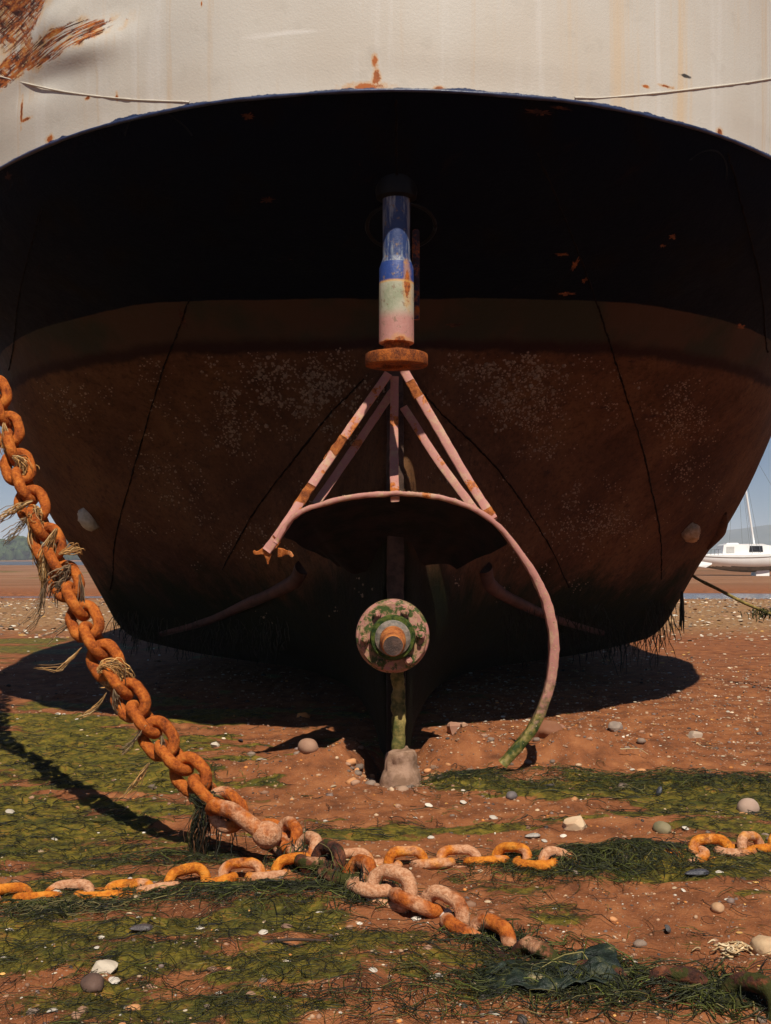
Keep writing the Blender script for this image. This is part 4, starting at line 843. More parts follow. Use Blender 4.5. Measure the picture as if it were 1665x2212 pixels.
for px, n, r, wid, fl, pal, lab in (
    ([(8, 915), (14, 950), (20, 985), (24, 1010)], 34, .0022, .010, .3, DRY, 'pale hank of rope at the topmost visible links'),
    ([(30, 985), (46, 995), (52, 1012), (44, 1024), (36, 1008)], 44, .0022, .012, .1, DRY, 'small knot of straw-coloured rope on an upper broad link'),
    ([(70, 1082), (48, 1092), (22, 1106), (-6, 1122)], 22, .0020, .007, 1.0, DRY, 'frayed rope end flying out leftwards over the sky'),
    ([(70, 1112), (50, 1128), (28, 1150), (2, 1168)], 14, .0016, .008, 1.4, GREYD, 'dark wisps drooping left above the distant trees'),
    ([(78, 1098), (72, 1112), (80, 1132), (86, 1156)], 46, .0023, .014, .4, DRY, 'short thick tuft of rope inside the link over the sky'),
    ([(68, 1112), (71, 1160), (88, 1205), (95, 1245), (91, 1292)], 46, .0024, .010, .3, DRY, 'longest hank of rope, hanging over the distant sand'),
    ([(122, 1142), (106, 1180), (100, 1214), (97, 1254)], 40, .0022, .010, .5, DRY, 'second hank of rope beside the longest one'),
    ([(94, 1270), (86, 1310), (66, 1342), (34, 1366)], 9, .0016, .008, 1.6, GREYD, 'grey root-like fibres trailing below the longest hank'),
    ([(128, 1196), (148, 1190), (168, 1184), (172, 1196)], 26, .0020, .007, .4, DRY, 'pale loop of rope round the link in front of the wood'),
    ([(150, 1222), (140, 1238), (126, 1258), (118, 1290)], 30, .0022, .012, .9, GREYD, 'grey rope wound on a link and hanging over the sand'),
    ([(172, 1240), (178, 1288), (160, 1332), (120, 1364), (84, 1388)], 8, .0016, .008, 1.2, GREYD, 'thin grey strands trailing towards the shell bank'),
    ([(176, 1398), (150, 1424), (116, 1446), (70, 1440)], 6, .0017, .005, .8, DRY, 'few straw fibres pointing left above the hull shadow'),
    ([(214, 1450), (236, 1438), (258, 1450), (268, 1472), (244, 1476), (222, 1466)], 90, .0022, .016, .1, DRY, 'thick wad of rope wound round a link against the shadow'),
    ([(230, 1496), (216, 1520), (190, 1540), (164, 1552)], 7, .0018, .005, .7, DRY, 'loose strands pointing left below the thick wad'),
    ([(246, 1488), (252, 1516), (256, 1538)], 12, .0018, .006, .6, GREYD, 'short grey strands dangling below the thick wad'),
    ([(316, 1566), (300, 1586), (284, 1606), (262, 1622)], 12, .0017, .006, .8, GREYD, 'grey fibres on the link just below the hull shadow'),
    ([(350, 1590), (352, 1616), (362, 1650)], 14, .0018, .006, .5, GREYD, 'dark cord lashed to a link above the green weed'),
    ([(322, 1648), (304, 1676), (284, 1700), (262, 1722)], 10, .0017, .006, 1.0, DRY, 'wisps of fibre trailing over the green weed')):
    bundle('frayed_rope', lab, px, int(n * 1.7), r, pal, MAT['fibre'], wid * 1.35, fl, 'rope', FR, .085)
bundle('hanging_weed', 'dark weed trunk hanging from the chain down to the mud', [(440, 1722), (434, 1760), (428, 1800), (424, 1852)], 150, .0026, DARKW + [(5, (.13, .062, .028)), (2, (.03, .036, .01))], MAT['weed'], .014, .6, 'seaweed', None, .06)
bundle('hanging_weed', 'ragged green weed skirt on the last hanging links', [(412, 1720), (440, 1728), (470, 1738), (486, 1752)], 120, .002, WEED, MAT['weed'], .022, .3, 'seaweed', None, .05)
clump('hanging_weed', 'dark weed wisps hanging under the swivel joint', 500, 1800, 16, .2, DARKW, .002, MAT['weed'], .03, (0, 0, -.4), .4, curl=.6)
for (px, py, n, L, lab) in ((640, 1900, 200, .24, 'matted weed heaped where the two chains cross'), (745, 1915, 220, .20, 'dark weed draped on the mossy links right of the crossing'), (815, 1945, 200, .2, 'green weed coating the mossy link in the middle'),
                          (1075, 2050, 200, .2, 'weed pulled tight over the half buried link'), (1215, 2095, 300, .30, 'thick curtain of green weed hanging off the buried links'), (1330, 2110, 300, .30, 'combed green weed hanging towards the bottom edge'), (1560, 2150, 260, .26, 'weed bunched on the link near the bottom right corner')):
    clump('draped_weed', lab, px, py, n, L, WEED, .0018, MAT['weed'], .06, (0, -.35, 0), .5, curl=.55)

# ------------------------------------------------------------------ weed, shells and stones on the mud
def scatter(n, x0, x1, y0, y1, dens):
    out = np.zeros((0, 2))
    while len(out) < n:
        yy = 1 / RNG.uniform(1 / y1, 1 / y0, n * 2); xx = RNG.uniform(-1, 1, n * 2) * (yy * .40 + .3)
        keep = RNG.uniform(0, 1, n * 2) < dens(xx, yy); out = np.concatenate([out, np.c_[xx, yy][keep]])
    return out[:n]
def lying(P2, L, K=6, curl=.5, lift=.012):
    N = len(P2); th = RNG.normal(0, .55, N) + np.pi * RNG.integers(0, 2, N); p = P2.copy(); pts = []; kap = RNG.normal(0, curl, N)
    for k in range(K):
        pts.append(p.copy()); th = th + kap + RNG.normal(0, .35, N); p = p + np.c_[np.cos(th), np.sin(th)] * (L / (K - 1))[:, None]
    Q = np.stack(pts, 1); z = hz(Q[..., 0].ravel(), Q[..., 1].ravel()).reshape(N, K) + .006 + lift * RNG.uniform(0, 1, (N, 1)) * np.sin(np.linspace(0, np.pi, K))[None] + RNG.uniform(0, .006, (N, K))
    return np.concatenate([Q, z[..., None]], 2)
def weed_on_mud():
    d = lambda x, y: np.clip(algae(x, y), .06, 1) * .95
    P2_ = scatter(7500, -3, 3, 2.6, 9.5, d); P = lying(P2_, RNG.uniform(.03, .17, len(P2_)))
    o = strands('seaweed_strands', P, RNG.uniform(.0006, .0016, len(P)) * np.clip(P2_[:, 1] / 4, .8, 1.5), WEED + [(9, (.008, .008, .006))], MAT['weed']); tag(o, 'fine dark seaweed strewn over the mud', 'seaweed', kind='stuff')
weed_on_mud()
def heap(name, label, pxs, n, sx_, sy_, hh, L=.22, pal=WEED):
    c = gp(*pxs); n = int(n * .6); q = RNG.normal(0, 1, (n, 2)) * (sx_, sy_) + (c.x, c.y); P = lying(q, RNG.uniform(.35, 1.2, n) * L, 7, .6)
    P[..., 2] += (hh * np.exp(-((P[..., 0] - c.x) / sx_) ** 2 - ((P[..., 1] - c.y) / sy_) ** 2)) * RNG.uniform(.1, 1.0, (n, 1))
    tag(strands(name, P, RNG.uniform(.0007, .0018, n), pal, MAT['weed']), label, 'seaweed', kind='stuff')
heap('weed_heap', 'bright green weed heap burying the straight chain', (1290, 1850), 1500, .26, .07, .05)
heap('weed_heap', 'dark green weed belt below the arched bar', (1350, 1690), 800, .48, .10, .03)
heap('weed_heap', 'green weed mound beside the pale heel block', (990, 1680), 500, .10, .06, .03)
heap('weed_heap', 'straw-green weed under the left end of the straight chain', (130, 1965), 600, .16, .05, .02, pal=WEED + [(5, (.16, .13, .05))])
heap('weed_heap', 'weed tangle under the straight chain left of the crossing', (430, 1925), 600, .18, .06, .02)
heap('weed_heap', 'dark weed litter beneath the crossing chains', (600, 1925), 700, .16, .06, .025, pal=DARKW + WEED)
heap('weed_heap', 'green weed strip above the big pale pebble', (1500, 1700), 600, .3, .07, .02)
heap('weed_heap', 'weed mat spreading at the foot of the hanging weed trunk', (400, 1855), 600, .2, .07, .02)
heap('weed_heap', 'wide weed drift along the bottom of the view', (1050, 2160), 500, .35, .07, .02)

SHELLC = [(4, (.52, .42, .30)), (3, (.60, .54, .45)), (2, (.44, .29, .15)), (1.5, (.30, .20, .13)), (1, (.62, .34, .10))]
PEBC = [(4, (.28, .15, .09)), (3, (.36, .22, .13)), (2, (.17, .12, .10)), (2, (.42, .29, .18)), (1.5, (.06, .048, .042)), (.8, (.52, .20, .05))]
def shell_base():
    V = [(0, 0, .42)]; Fc = []
    for ring, (r, z) in enumerate(((.55, .34), (1.0, 0.0))):
        for k in range(9): a = k * 2 * math.pi / 9; V.append((r * math.cos(a) * (1.15 if math.cos(a) > 0 else .85), r * math.sin(a), z + (.05 if k % 2 else 0)))
    V = np.array(V); F3 = [[0, 1 + k, 1 + (k + 1) % 9] for k in range(9)]
    for k in range(9): a, b = 1 + k, 1 + (k + 1) % 9; F3 += [[a, a + 9, b + 9], [a, b + 9, b]]
    return V, np.array(F3)
SHELL = shell_base()
def rotm(n):
    a = RNG.uniform(0, 2 * np.pi, n); t = RNG.normal(0, .35, n); ca, sa, ct, st = np.cos(a), np.sin(a), np.cos(t), np.sin(t)
    return np.stack([np.stack([ca, -sa * ct, sa * st], -1), np.stack([sa, ca * ct, -ca * st], -1), np.stack([0 * a, st, ct], -1)], 1)
def many(name, base, Q, size, pal, flat, label, cat, sink=.34):
    bv, bf = base; n = len(Q); S = size[:, None] * np.stack([RNG.uniform(.8, 1.4, n), RNG.uniform(.6, 1.0, n), RNG.uniform(*flat, n)], -1)
    V = np.einsum('nij,nkj->nki', rotm(n), bv[None] * S[:, None]); z = hz(Q[:, 0], Q[:, 1]) + S[:, 2] * (1 - 2.6 * sink) * .6
    V += np.c_[Q, z][:, None]; Fc = (bf[None] + np.arange(n)[:, None, None] * len(bv)).reshape(-1, 3)
    o = obj(name, V.reshape(-1, 3), Fc, MAT['pebble'], smooth=True); point_attr(o.data, 'tint', np.repeat(pick(pal, n), len(bv), 0)); tag(o, label, cat, kind='stuff')
def litter():
    dp = lambda x, y: np.clip(.30 - .25 * np.clip(algae(x, y), 0, 1) + .7 * np.exp(-((x - .1) / 1.4) ** 2 - ((y - 6.55) / .6) ** 2) + .5 * (y > 6.8) * (x > .4), 0, 1)
    many('shingle', ICO1, *(lambda q: (q, RNG.lognormal(-5.6, .55, len(q)) * np.clip(q[:, 1] / 6, .75, 1.8)))(scatter(24000, 0, 0, 2.7, 14, dp)), PEBC, (.45, .8), 'small pebbles strewn over the mud', 'pebbles')
    ds = lambda x, y: np.clip(.10 + .75 * (y > 6.8) * (x > .3) + .3 * (y > 10), 0, 1)
    many('shell_litter', SHELL, *(lambda q: (q, RNG.lognormal(-4.95, .4, len(q)) * np.clip(q[:, 1] / 8, .6, 2.0)))(scatter(4200, 0, 0, 2.8, 24, ds)), SHELLC, (.3, .9), 'broken pale shells scattered on the sand', 'shells', .1)
    bank = np.c_[RNG.uniform(-16, 22, 9000), RNG.uniform(17, 36, 9000)]
    many('shell_bank', SHELL, bank, RNG.uniform(.015, .05, 9000), SHELLC + PEBC, (.3, .9), 'distant bank of shells and shingle this side of the stream', 'shells', .1)
litter()

# ---- single stones and shells
def rock_mesh(seed, amp=.45, fl=(1, .85, .65), sub=2, ang=False):
    bv, bf = ICO2 if sub == 2 else ICO3; v = bv * (1 - amp / 2 + amp * fbm3(bv * 1.6 + seed * 3.3, 3))[:, None] * np.array(fl)
    if ang:
        for k in range(7):
            n = np.random.default_rng(seed * 10 + k).normal(0, 1, 3); n /= np.linalg.norm(n); dd = v @ n; v = v - np.outer(np.maximum(dd - .52, 0), n)
    return mesh_np('stone', v, bf, not ang)
PEBM = [m_stone('pebble_brown', (.26, .14, .085), (.36, .21, .13)), m_stone('pebble_grey', (.15, .105, .08), (.25, .18, .135)), m_stone('pebble_orange', (.42, .17, .06), (.50, .26, .12))]
SHM = m_stone('shell_pale', (.50, .42, .33), (.60, .54, .46)); SHM2 = m_stone('shell_tan', (.42, .28, .15), (.50, .38, .26))
peb_var = []
for i in range(6):
    me = rock_mesh(i + 2, .75, (1, .70 + .04 * i, .5 + .05 * (i % 3)), 2, i % 2 == 1); me.materials.append(PEBM[i % 3]); peb_var.append(me)
sh_var = []
for i in range(3):
    bv, bf = SHELL; me = mesh_np('shell', bv * np.array([1, 1 - .1 * i, .9]), bf, True); me.materials.append(SHM if i < 2 else SHM2); sh_var.append(me)
def place(name, me, x, y, s, rot=None, sink=.33, zs_=.6):
    o = bpy.data.objects.new(name, me); COL.objects.link(o); o.location = (x, y, gz(x, y) + s * zs_ * (1 - 2 * sink) * .6); o.scale = (s, s, s)
    o.rotation_euler = rot or (random.uniform(-.25, .25), random.uniform(-.25, .25), random.uniform(0, 6.28)); return o
q = scatter(110, 0, 0, 2.9, 7.4, lambda x, y: np.clip(.16 + .9 * np.exp(-((x - .1) / 1.1) ** 2 - ((y - 6.5) / .40) ** 2), 0, 1))
for x, y in q:
    k = random.randrange(6); where = 'on the stony mounds round the foot of the stern' if y > 5.9 else 'on the mud this side of the crossing chains' if y < 4.3 else 'on the flat mud between mounds and chains'
    lab = 'small ' + ('brown', 'grey-brown', 'orange')[k % 3] + ' pebble lying loose ' + where
    tag(place('pebble', peb_var[k], x, y, random.uniform(.012, .030) * (1.25 if y > 6 else .8)), lab, 'pebble', 'loose ' + ('brown', 'grey-brown', 'orange')[k % 3] + ' pebbles ' + where)
for i in range(70):
    c = ((-.16, 6.36, .14, .12), (.30, 6.45, .16, .12), (.95, 6.75, .35, .16))[i % 3]; x, y = random.gauss(c[0], c[2]), random.gauss(c[1], c[3]); k = random.randrange(6); nm = ('brown', 'grey-brown', 'orange')[k % 3]
    if abs(x - .09) < .12 and y < 6.5: continue
    tag(place('pebble', peb_var[k], x, y, random.uniform(.010, .034)), 'small ' + nm + ' pebble heaped ' + ('left of the pale heel block', 'right of the pale heel block', 'round the foot of the arched bar')[i % 3], 'pebble', nm + ' pebbles heaped ' + ('left of the heel block', 'right of the heel block', 'round the foot of the arched bar')[i % 3])
q = scatter(135, 0, 0, 2.9, 12, lambda x, y: np.clip(.3 + .6 * (y > 6.8) * (x > .2), 0, 1))
for x, y in q:
    k = random.randrange(3); where = 'on the far sand right of the hull' if y > 6.8 and x > 0 else 'on the far mud left of the stern' if y > 6.8 else 'on the mud this side of the crossing chains' if y < 4.3 else 'on the mud between stern and chains'
    lab = 'small ' + ('white', 'white', 'tan')[k] + ' shell lying loose ' + where
    tag(place('shell', sh_var[k], x, y, random.uniform(.010, .019) * (1.5 if y > 7 else 1)), lab, 'shell', 'loose ' + ('white', 'white', 'tan')[k] + ' shells ' + where)
def stone(px, py, w, label, ca, cb, name='stone', amp=.35, fl=(1, .8, .7), ang=False, seed=1, cat='stone', sink=.26, rough=18, rot=None):
    p = gp(px, py); s = w / 2 * p.y / F; me = rock_mesh(seed, amp, fl, 3, ang); me.materials.append(m_simple(name + '_surface', ca, cb, rough * .04 / max(s, .01) * .5, .75, .3, .4))
    tag(place(name, me, p.x, p.y, s, rot or (0, 0, random.uniform(0, 6)), sink, fl[2]), label, cat)
stone(1615, 1752, 56, 'big smooth pinkish-grey pebble by the right edge', (.36, .24, .18), (.44, .32, .25), 'pebble', .18, (1, .8, .78), seed=3, cat='pebble')
stone(1247, 1790, 66, 'jagged pale orange lump of rock right of centre', (.50, .30, .17), (.60, .44, .28), 'rock', .7, (1, .8, .75), True, 7, 'rock')
stone(985, 1588, 66, 'angular pink-brown rock on top of the right mound', (.32, .16, .10), (.42, .24, .16), 'rock', .4, (1, .8, .75), True, 11, 'rock')
stone(1005, 1596, 40, 'orange-brown round pebble leaning on the angular rock', (.40, .19, .09), (.46, .26, .14), 'pebble', .2, (1, .85, .8), seed=4, cat='pebble')
stone(1212, 1585, 32, 'dark reddish pebble stuck in the clod right of the bar', (.22, .09, .05), (.28, .13, .08), 'pebble', .25, (.8, .8, 1), seed=14, cat='pebble')
stone(1185, 1592, 78, 'lumpy red clod of mud beside the foot of the bar', (.20, .08, .04), (.27, .12, .06), 'mud_clod', .8, (1, .8, .6), seed=21, cat='clod')
stone(665, 1645, 48, 'large brown pebble on top of the left mound', (.27, .14, .09), (.33, .19, .12), 'pebble', .2, (1, .8, .75), seed=5, cat='pebble')
stone(628, 1652, 26, 'dark brown pebble left of the large brown one', (.2, .11, .08), (.26, .15, .10), 'pebble', .2, seed=6, cat='pebble')
stone(565, 1646, 30, 'flat grey pebble at the left foot of the mound', (.30, .23, .17), (.36, .28, .21), 'pebble', .2, (1, .7, .4), seed=8, cat='pebble')
stone(1105, 1722, 30, 'small dark stone in the sand below the arched bar', (.12, .10, .10), (.18, .15, .14), 'pebble', .3, seed=9, cat='pebble')
stone(1430, 1795, 52, 'mossy flat stone near the buried end of the straight chain', (.13, .12, .06), (.22, .18, .10), 'stone', .3, (1, .7, .6), seed=10)
stone(1550, 1968, 34, 'orange-brown stone in the weed at lower right', (.40, .22, .11), (.48, .30, .17), 'stone', .3, (1, .85, .7), seed=12)
stone(1155, 2095, 24, 'round grey-brown pebble under the half buried link', (.27, .20, .13), (.34, .26, .18), 'pebble', .15, (1, .9, .9), seed=13, cat='pebble')
stone(225, 2098, 84, 'pale flat limestone on the mud at lower left', (.42, .33, .24), (.52, .44, .34), 'stone', .45, (1, .65, .42), True, 15)
stone(200, 2128, 76, 'dark brown stone tucked under the pale flat limestone', (.07, .04, .03), (.13, .075, .055), 'stone', .4, (1, .65, .45), seed=16)
stone(1330, 1575, 40, 'grey-brown stone on the crest right of the mounds', (.2, .15, .12), (.3, .23, .18), 'stone', .4, (1, .7, .7), True, 17)
stone(1500, 1590, 34, 'pale stone on the sand by the shadow of the hull', (.38, .28, .2), (.46, .36, .28), 'stone', .4, (1, .8, .6), True, 18)
stone(870, 1706, 40, 'flat brown pebble below the pale heel block', (.3, .18, .11), (.38, .24, .16), 'pebble', .25, (1, .6, .35), seed=19, cat='pebble')
stone(465, 1612, 26, 'pale chalky stone on the green weed left of the mound', (.45, .38, .28), (.52, .45, .36), 'stone', .4, (1, .8, .7), True, 20)
stone(620, 2005, 36, 'brown flat stone in the weed left of bottom centre', (.16, .09, .06), (.22, .13, .09), 'stone', .3, (1, .6, .35), seed=22)
stone(960, 1975, 44, 'whitish flat stone behind the big low link', (.42, .33, .27), (.5, .41, .35), 'stone', .3, (1, .6, .4), seed=23)
def mussel(px, py, w, label, seed, tilt, ca=(.02, .022, .03), cb=(.07, .07, .085)):
    p = gp(px, py); s = w / 2 * p.y / F; bv, bf = ICO3; v = bv.copy(); k = v[:, 0] * .5 + .5
    v[:, 1] *= .30 + .28 * k; v[:, 2] *= .26 + .22 * k; v[:, 2] = np.where(v[:, 2] < 0, v[:, 2] * -.55, v[:, 2])       # a hollow half shell
    me = mesh_np('mussel_shell', v, bf); me.materials.append(m_simple('mussel_shell_surface', ca, cb, 14, .35, .5, .3, True))
    o = place('mussel_shell', me, p.x, p.y, s, tilt, 0, .35); tag(o, label, 'shell')
mussel(1505, 1893, 56, 'shiny dark mussel shell below the right end of the straight chain', 1, (.1, 0, .1))
mussel(1440, 2012, 44, 'cupped grey-black shell standing open in the weed at lower right', 2, (1.0, .2, 1.3), (.03, .03, .032), (.16, .15, .14))
mussel(305, 2012, 54, 'dark purple-brown shell in the weed at lower left', 3, (.2, .1, .4), (.03, .024, .028), (.10, .08, .075))
mussel(1423, 1718, 34, 'blue mussel shell standing upright in the green belt', 4, (0, -1.2, .4))
mussel(1150, 1810, 36, 'grey-and-white shell by the jagged orange rock', 5, (.1, 0, .2), (.2, .18, .16), (.45, .4, .34))
mussel(520, 1603, 22, 'small black shell on the weed above the left mound', 6, (.5, .2, 2.))
for px, py, w, lab in ((20, 1757, 20, 'bright white round shell by the left edge'), (1000, 1735, 16, 'white shell on bare sand below the arched bar'), (1065, 1772, 20, 'larger pale shell on bare sand left of the orange rock'), (925, 1742, 18, 'white shell pair left of the bare sand patch'),
                       (1480, 1800, 16, 'white shell above the right end of the straight chain'), (245, 2125, 26, 'cream shell leaning on the dark stone at lower left'), (1175, 1815, 14, 'small cream shell beside the grey-and-white shell'), (1640, 2125, 40, 'white inner shell wedged at the links in the bottom right corner')):
    p = gp(px, py); o = place('shell', sh_var[0], p.x, p.y, w / 2 * p.y / F, (.3, .1, .5), 0); tag(o, lab, 'shell')
# clump of tube-worm casts and the whelk-like lump by the right edge
p = gp(1585, 2055); P = []
for i in range(46):
    q = np.array([p.x + random.gauss(0, .03), p.y + random.gauss(0, .02)]); z = gz(*q) + random.uniform(.004, .022); a = random.uniform(0, 6); kk = random.uniform(-5, 5)
    P.append([(q[0] + .006 * t * math.cos(a + kk * .12 * t), q[1] + .006 * t * math.sin(a + kk * .12 * t), z + .003 * math.sin(t)) for t in range(6)])
o = strands('worm_tubes', np.array(P), np.full(46, .0042), [(3, (.50, .34, .18)), (2, (.58, .45, .28))], MAT['fibre']); tag(o, 'tangle of cream worm tubes on the mud by the right edge', 'worm tubes', kind='stuff')
stone(1655, 2055, 70, 'encrusted orange-brown lump cut by the right edge', (.30, .14, .07), (.55, .38, .22), 'encrusted_rock', .7, (1, .8, .75), seed=31, cat='rock')
# torn dark green sheet half buried in weed
def sheet():
    c = gp(1185, 2115); nx, ny = 46, 26; u, v = np.meshgrid(np.linspace(-1, 1, nx), np.linspace(-1, 1, ny), indexing='ij')
    X = c.x + u * .20 * (1 + .12 * fbm2(v * 3, u * 0 + 2, 3)); Y = c.y + v * .085 * (1 + .5 * fbm2(u * 3, u * 0, 3)) + .03 * u
    Z = hz(X, Y) + .002 + .045 * fbm2(u * 4.5, v * 3.0 + 5, 5) * np.clip(1.2 - u * u, 0, 1) + .04 * sstep(.2, 1, u) * sstep(-.8, .2, v)
    top = np.stack([X, Y, Z], -1).reshape(-1, 3); fq = grid_faces(nx, ny); bot = top - np.array([0, 0, .003])
    rim = np.concatenate([np.arange(ny), np.arange(1, nx) * ny + ny - 1, (nx - 1) * ny + np.arange(ny - 2, -1, -1), np.arange(nx - 2, 0, -1) * ny]); r2 = np.roll(rim, -1)
    g = G('torn_sheet_green'); P = g.pos(); n = g.noise(P, 14, 5, .7)
    m_ = g.done(g.ramp(n, [(.38, (.006, .010, .007)), (.52, (.016, .026, .017)), (.60, (.05, .055, .025)), (.66, (.26, .20, .10))]), .42, g.bump(g.noise(P, 40, 5, .7), .9, .012), .4)
    tag(obj('torn_sheet', np.concatenate([top, bot]), np.concatenate([fq, fq[:, ::-1] + len(top), np.stack([rim, r2, r2 + len(top), rim + len(top)], -1)]), m_), 'crumpled glossy dark green sheet half buried in weed at bottom centre', 'sheet')
sheet()
heap('weed_heap', 'green weed thrown over the dark crumpled sheet', (1180, 2118), 260, .16, .06, .045)
def stick(px, py, px2, py2, r, label, col, lift=0.0):
    a, b = gp(px, py), gp(px2, py2); a.z += .012; b.z += .012 + lift; P = smooth_path([a, (a + b) / 2 + Vector((.01, 0, .008 + lift * .6)), b], 10)
    tag(obj('stick', *fixq(*tube(P, np.linspace(r, r * .6, 10), 7)), m_simple('stick_bark', col, tuple(c * 1.5 for c in col), 30, .85)), label, 'stick')
stick(855, 1905 - 0, 700, 1893, .004, 'thin pale straw lying across the crossing chains', (.42, .30, .15), .05)
stick(1340, 2012 - 390, 1400, 1640, .003, 'curved pale stalk on the mound right of the arched bar', (.4, .3, .16), .02)
stick(560, 2045, 705, 2040, .006, 'dark twig lying in the weed at bottom left of centre', (.04, .025, .018))
stick(605, 1640, 655, 1668, .010, 'short brown stick among the stones of the left mound', (.24, .14, .09))

# ------------------------------------------------------------------ mooring rope on the right, weed tuft
def rope():
    P = smooth_path([at(1470, 1222, 11.9), at(1500, 1246, 11.6), at(1550, 1272, 11.3), at(1610, 1303, 11.0), at(1670, 1328, 10.6), at(1760, 1360, 10.0)], 60)
    o = obj('mooring_rope', *fixq(*tube(P, .013 + .008 * fbm2(np.arange(60) * .6, np.zeros(60), 3), 9)), m_simple('weedy_yellow_rope', (.13, .10, .025), (.34, .24, .07), 18, .9)); tag(o, 'weedy yellow rope sloping down from the hull to the right edge', 'rope')
    t = np.array(at(1655, 1322, 10.7)); P0 = t + RNG.normal(0, 1, (160, 3)) * np.array([.09, .05, .02]); o = strands('rope_weed', hang(P0, RNG.uniform(.02, .07, 160), 5, 1.0, floor=False), RNG.uniform(.003, .006, 160), WEED, MAT['weed']); tag(o, 'green weed grown on the rope at the right edge', 'seaweed', kind='stuff')
    t = np.array(at(1472, 1280, 10.9)); P0 = t + RNG.normal(0, 1, (60, 3)) * np.array([.005, .005, .01]); o = strands('weed_tuft', hang(P0, RNG.uniform(.12, .40, 60), 8, .04, floor=False, curl=.14), RNG.uniform(.002, .006, 60), DARKW + WEED, MAT['weed']); tag(o, 'dark weed tuft dangling on a thread right of the bilge', 'seaweed', kind='stuff')
rope()

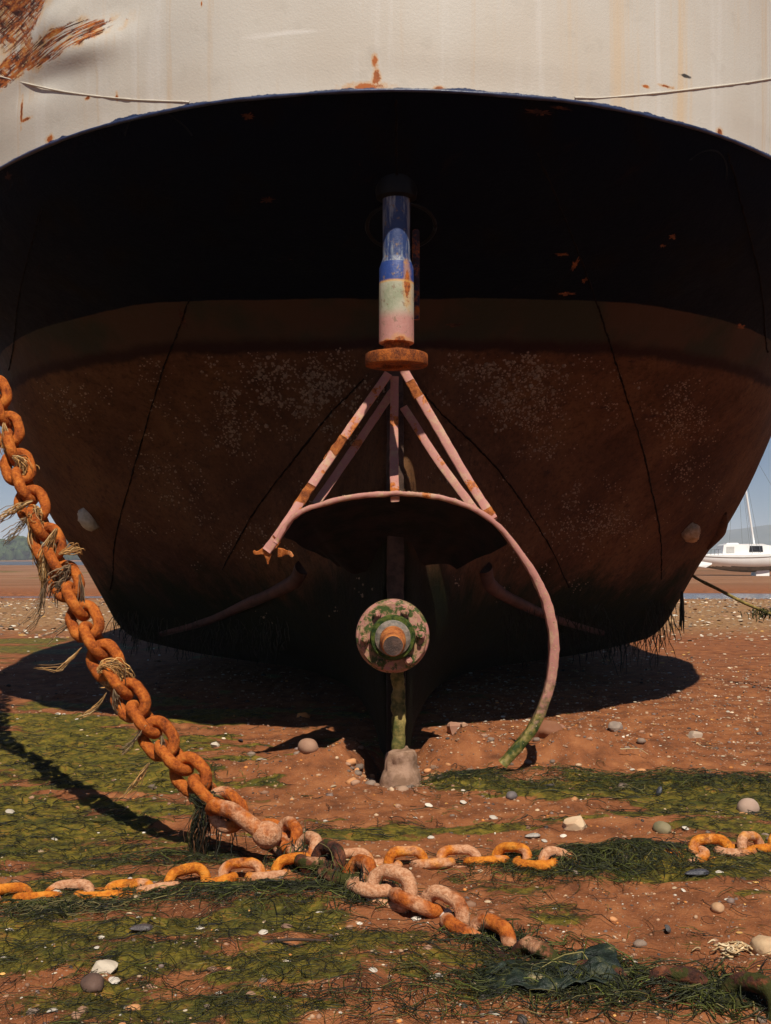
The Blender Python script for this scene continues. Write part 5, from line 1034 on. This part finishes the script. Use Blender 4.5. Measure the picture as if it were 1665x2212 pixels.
# ------------------------------------------------------------------ the white yacht
def yacht():
    Y0 = 84.0; s0 = at(1508, 1240, Y0); root = empty('white_yacht', (s0.x + 3.6, Y0, gz(s0.x + 3.6, Y0))); tag(root, 'small white sailing yacht standing on the sand beyond the stream', 'yacht')
    L = 8.6; white = m_simple('white_gelcoat', (.78, .78, .77), (.82, .82, .81), 2, .3, .5, 0); dark = m_simple('dark_window', (.012, .014, .018), (.03, .03, .035), 3, .2, .5, 0); anti = m_simple('grey_green_antifoul', (.12, .12, .10), (.20, .19, .16), 3, .7)
    x0, z0 = s0.x, gz(s0.x, Y0); us = np.linspace(0, 1, 40); vs_ = np.linspace(0, 1, 18)
    def sec(u, v, sd):
        beam = 1.28 * (1 - max(u - .45, 0) ** 2 * 3.1) * (.80 + .2 * min(u / .35, 1)); zt = 1.60 + .40 * u ** 2 - .10 * math.sin(u * math.pi); zb = .26 + .55 * (2 * u - .95) ** 2
        return (x0 + u * L + (v - .5) * .5 * (1 if u > .85 else 0) * (u - .85) * 5, Y0 + sd * max(beam, .02) * math.sin(min(v * 1.12, 1) * math.pi / 2) ** .75, z0 + zb + (zt - zb) * v ** 1.5)
    rows = []
    for u in us: rows.append([sec(u, v, -1) for v in vs_[::-1]] + [sec(u, v, 1) for v in vs_[1:]])
    V = np.array(rows); n = V.shape[1]; Vf = V.reshape(-1, 3); Fq = grid_faces(40, n)
    cap = np.array([[i, i + 1, n - 2 - i, n - 1 - i] for i in range(n // 2)])
    deck = np.array([[i * n, (i + 1) * n, (i + 1) * n + n - 1, i * n + n - 1] for i in range(39)])
    zc = Vf[Fq].mean(1)[:, 2]; hull_f_ = Fq[zc > z0 + .72]; bot = Fq[zc <= z0 + .72]
    obj('yacht_hull', Vf, np.concatenate([hull_f_, cap[:-1], deck]), white, root, sharp=40); obj('underbody', Vf, bot, anti, root)
    st = np.array([sec(u, .90, -1) for u in us]); st[:, 1] -= .015; obj('rubbing_strip', *fixq(*tube(st, .035, 6)), m_simple('grey_strip', (.3, .28, .26), (.36, .34, .32), 3, .5), root)
    def prism(name, prof, yw, mat, parent=root, taper=.85):
        P = np.array(prof); k = len(P); A = np.c_[x0 + P[:, 0], np.full(k, Y0 - yw), z0 + P[:, 1]]; B = A.copy(); B[:, 1] = Y0 + yw
        hi = P[:, 1] > P[:, 1].mean(); A[hi, 1] = Y0 - yw * taper; B[hi, 1] = Y0 + yw * taper; i = np.arange(k); j = (i + 1) % k
        o = obj(name, np.concatenate([A, B]), [np.stack([i, j, j + k, i + k], -1), np.array([list(range(k))[::-1]]), np.array([list(range(k, 2 * k))])], mat, parent, smooth=False); return o
    cabin = prism('cabin', [(1.55, 1.50), (1.70, 2.28), (1.85, 2.36), (4.6, 2.40), (5.0, 2.30), (6.4, 2.05), (6.9, 1.72), (6.9, 1.50)], .95, white)
    for a, b, c, d in ((3.55, 4.60, 1.80, 2.24), (5.2, 6.0, 1.84, 2.12)):
        m = prism('window', [(a, c), (a + .08, d), (b - .06, d), (b, c)], .95, dark, cabin, 1.0)
        for v in m.data.vertices: v.co.y *= .985 if abs(v.co.y) < .5 else 1.0
    prism('hatch_hood', [(2.0, 2.35), (2.05, 2.46), (2.9, 2.47), (2.95, 2.36)], .5, white, cabin)
    prism('companionway', [(1.85, 1.72), (1.9, 2.18), (2.45, 2.18), (2.45, 1.72)], .945, m_simple('pale_grey_panel', (.5, .5, .48), (.56, .56, .54), 3, .5), cabin, 1.0)
    prism('keel', [(4.15, .0 - .05), (4.25, .60), (5.2, .60), (5.15, -.05)], .62, white)
    prism('rudder_blade', [(-.35, .72), (-.46, 1.05), (-.12, 1.30), (.9, 1.40), (.75, .85), (.3, .62)], .95, white)
    prism('cockpit_coaming', [(.25, 1.50), (.3, 1.62), (1.6, 1.66), (1.6, 1.50)], .9, white)
    mx, mz = x0 + 4.25, z0 + 2.38; lean = -.14
    obj('mast', *fixq(*tube([(mx + lean * h, Y0, mz + h) for h in np.linspace(0, 9.2, 12)], .075, 10)), white, root)
    wire = m_simple('stay_wire', (.12, .13, .15), (.18, .19, .2), 3, .5)
    tip = Vector((mx + lean * 9.0, Y0, mz + 9.0))
    for bx, by in ((x0 + .3, 0), (x0 + L, 0), (mx - .5, -1.15), (mx + .1, -1.15), (mx - .5, 1.15), (mx + .1, 1.15), (x0 + 2.2, -.4)):
        b = Vector((bx, Y0 + by, z0 + 1.65)); obj('stay', *fixq(*tube([b, (b + tip) / 2, tip], .012, 5)), wire, root)
    for k in range(5): obj('stanchion', *fixq(*tube([(x0 + .15 + .28 * k, Y0 - .92, z0 + 1.5), (x0 + .15 + .28 * k, Y0 - .92, z0 + 1.95)], .016, 6)), wire, root)
    obj('guard_rail', *fixq(*tube([(x0 + .1, Y0 - .92, z0 + 1.95), (x0 + .8, Y0 - .92, z0 + 1.95), (x0 + 1.5, Y0 - .9, z0 + 2.0)], .016, 6)), wire, root)
yacht()

# ------------------------------------------------------------------ the air between here and the far shore
hz_o = obj('haze', *box((0, 1990, 48), (8300, 4260, 106)), None, smooth=False); tag(hz_o, kind='stuff')
hm = bpy.data.materials.new('haze_air'); hm.use_nodes = True; hm.node_tree.nodes.clear()
ho = hm.node_tree.nodes.new('ShaderNodeOutputMaterial'); hv_ = hm.node_tree.nodes.new('ShaderNodeVolumePrincipled')
hv_.inputs['Color'].default_value = (.80, .86, 1.0, 1); hv_.inputs['Density'].default_value = .00034; hv_.inputs['Anisotropy'].default_value = -.35
hm.node_tree.links.new(hv_.outputs[0], ho.inputs['Volume']); hz_o.data.materials.append(hm)
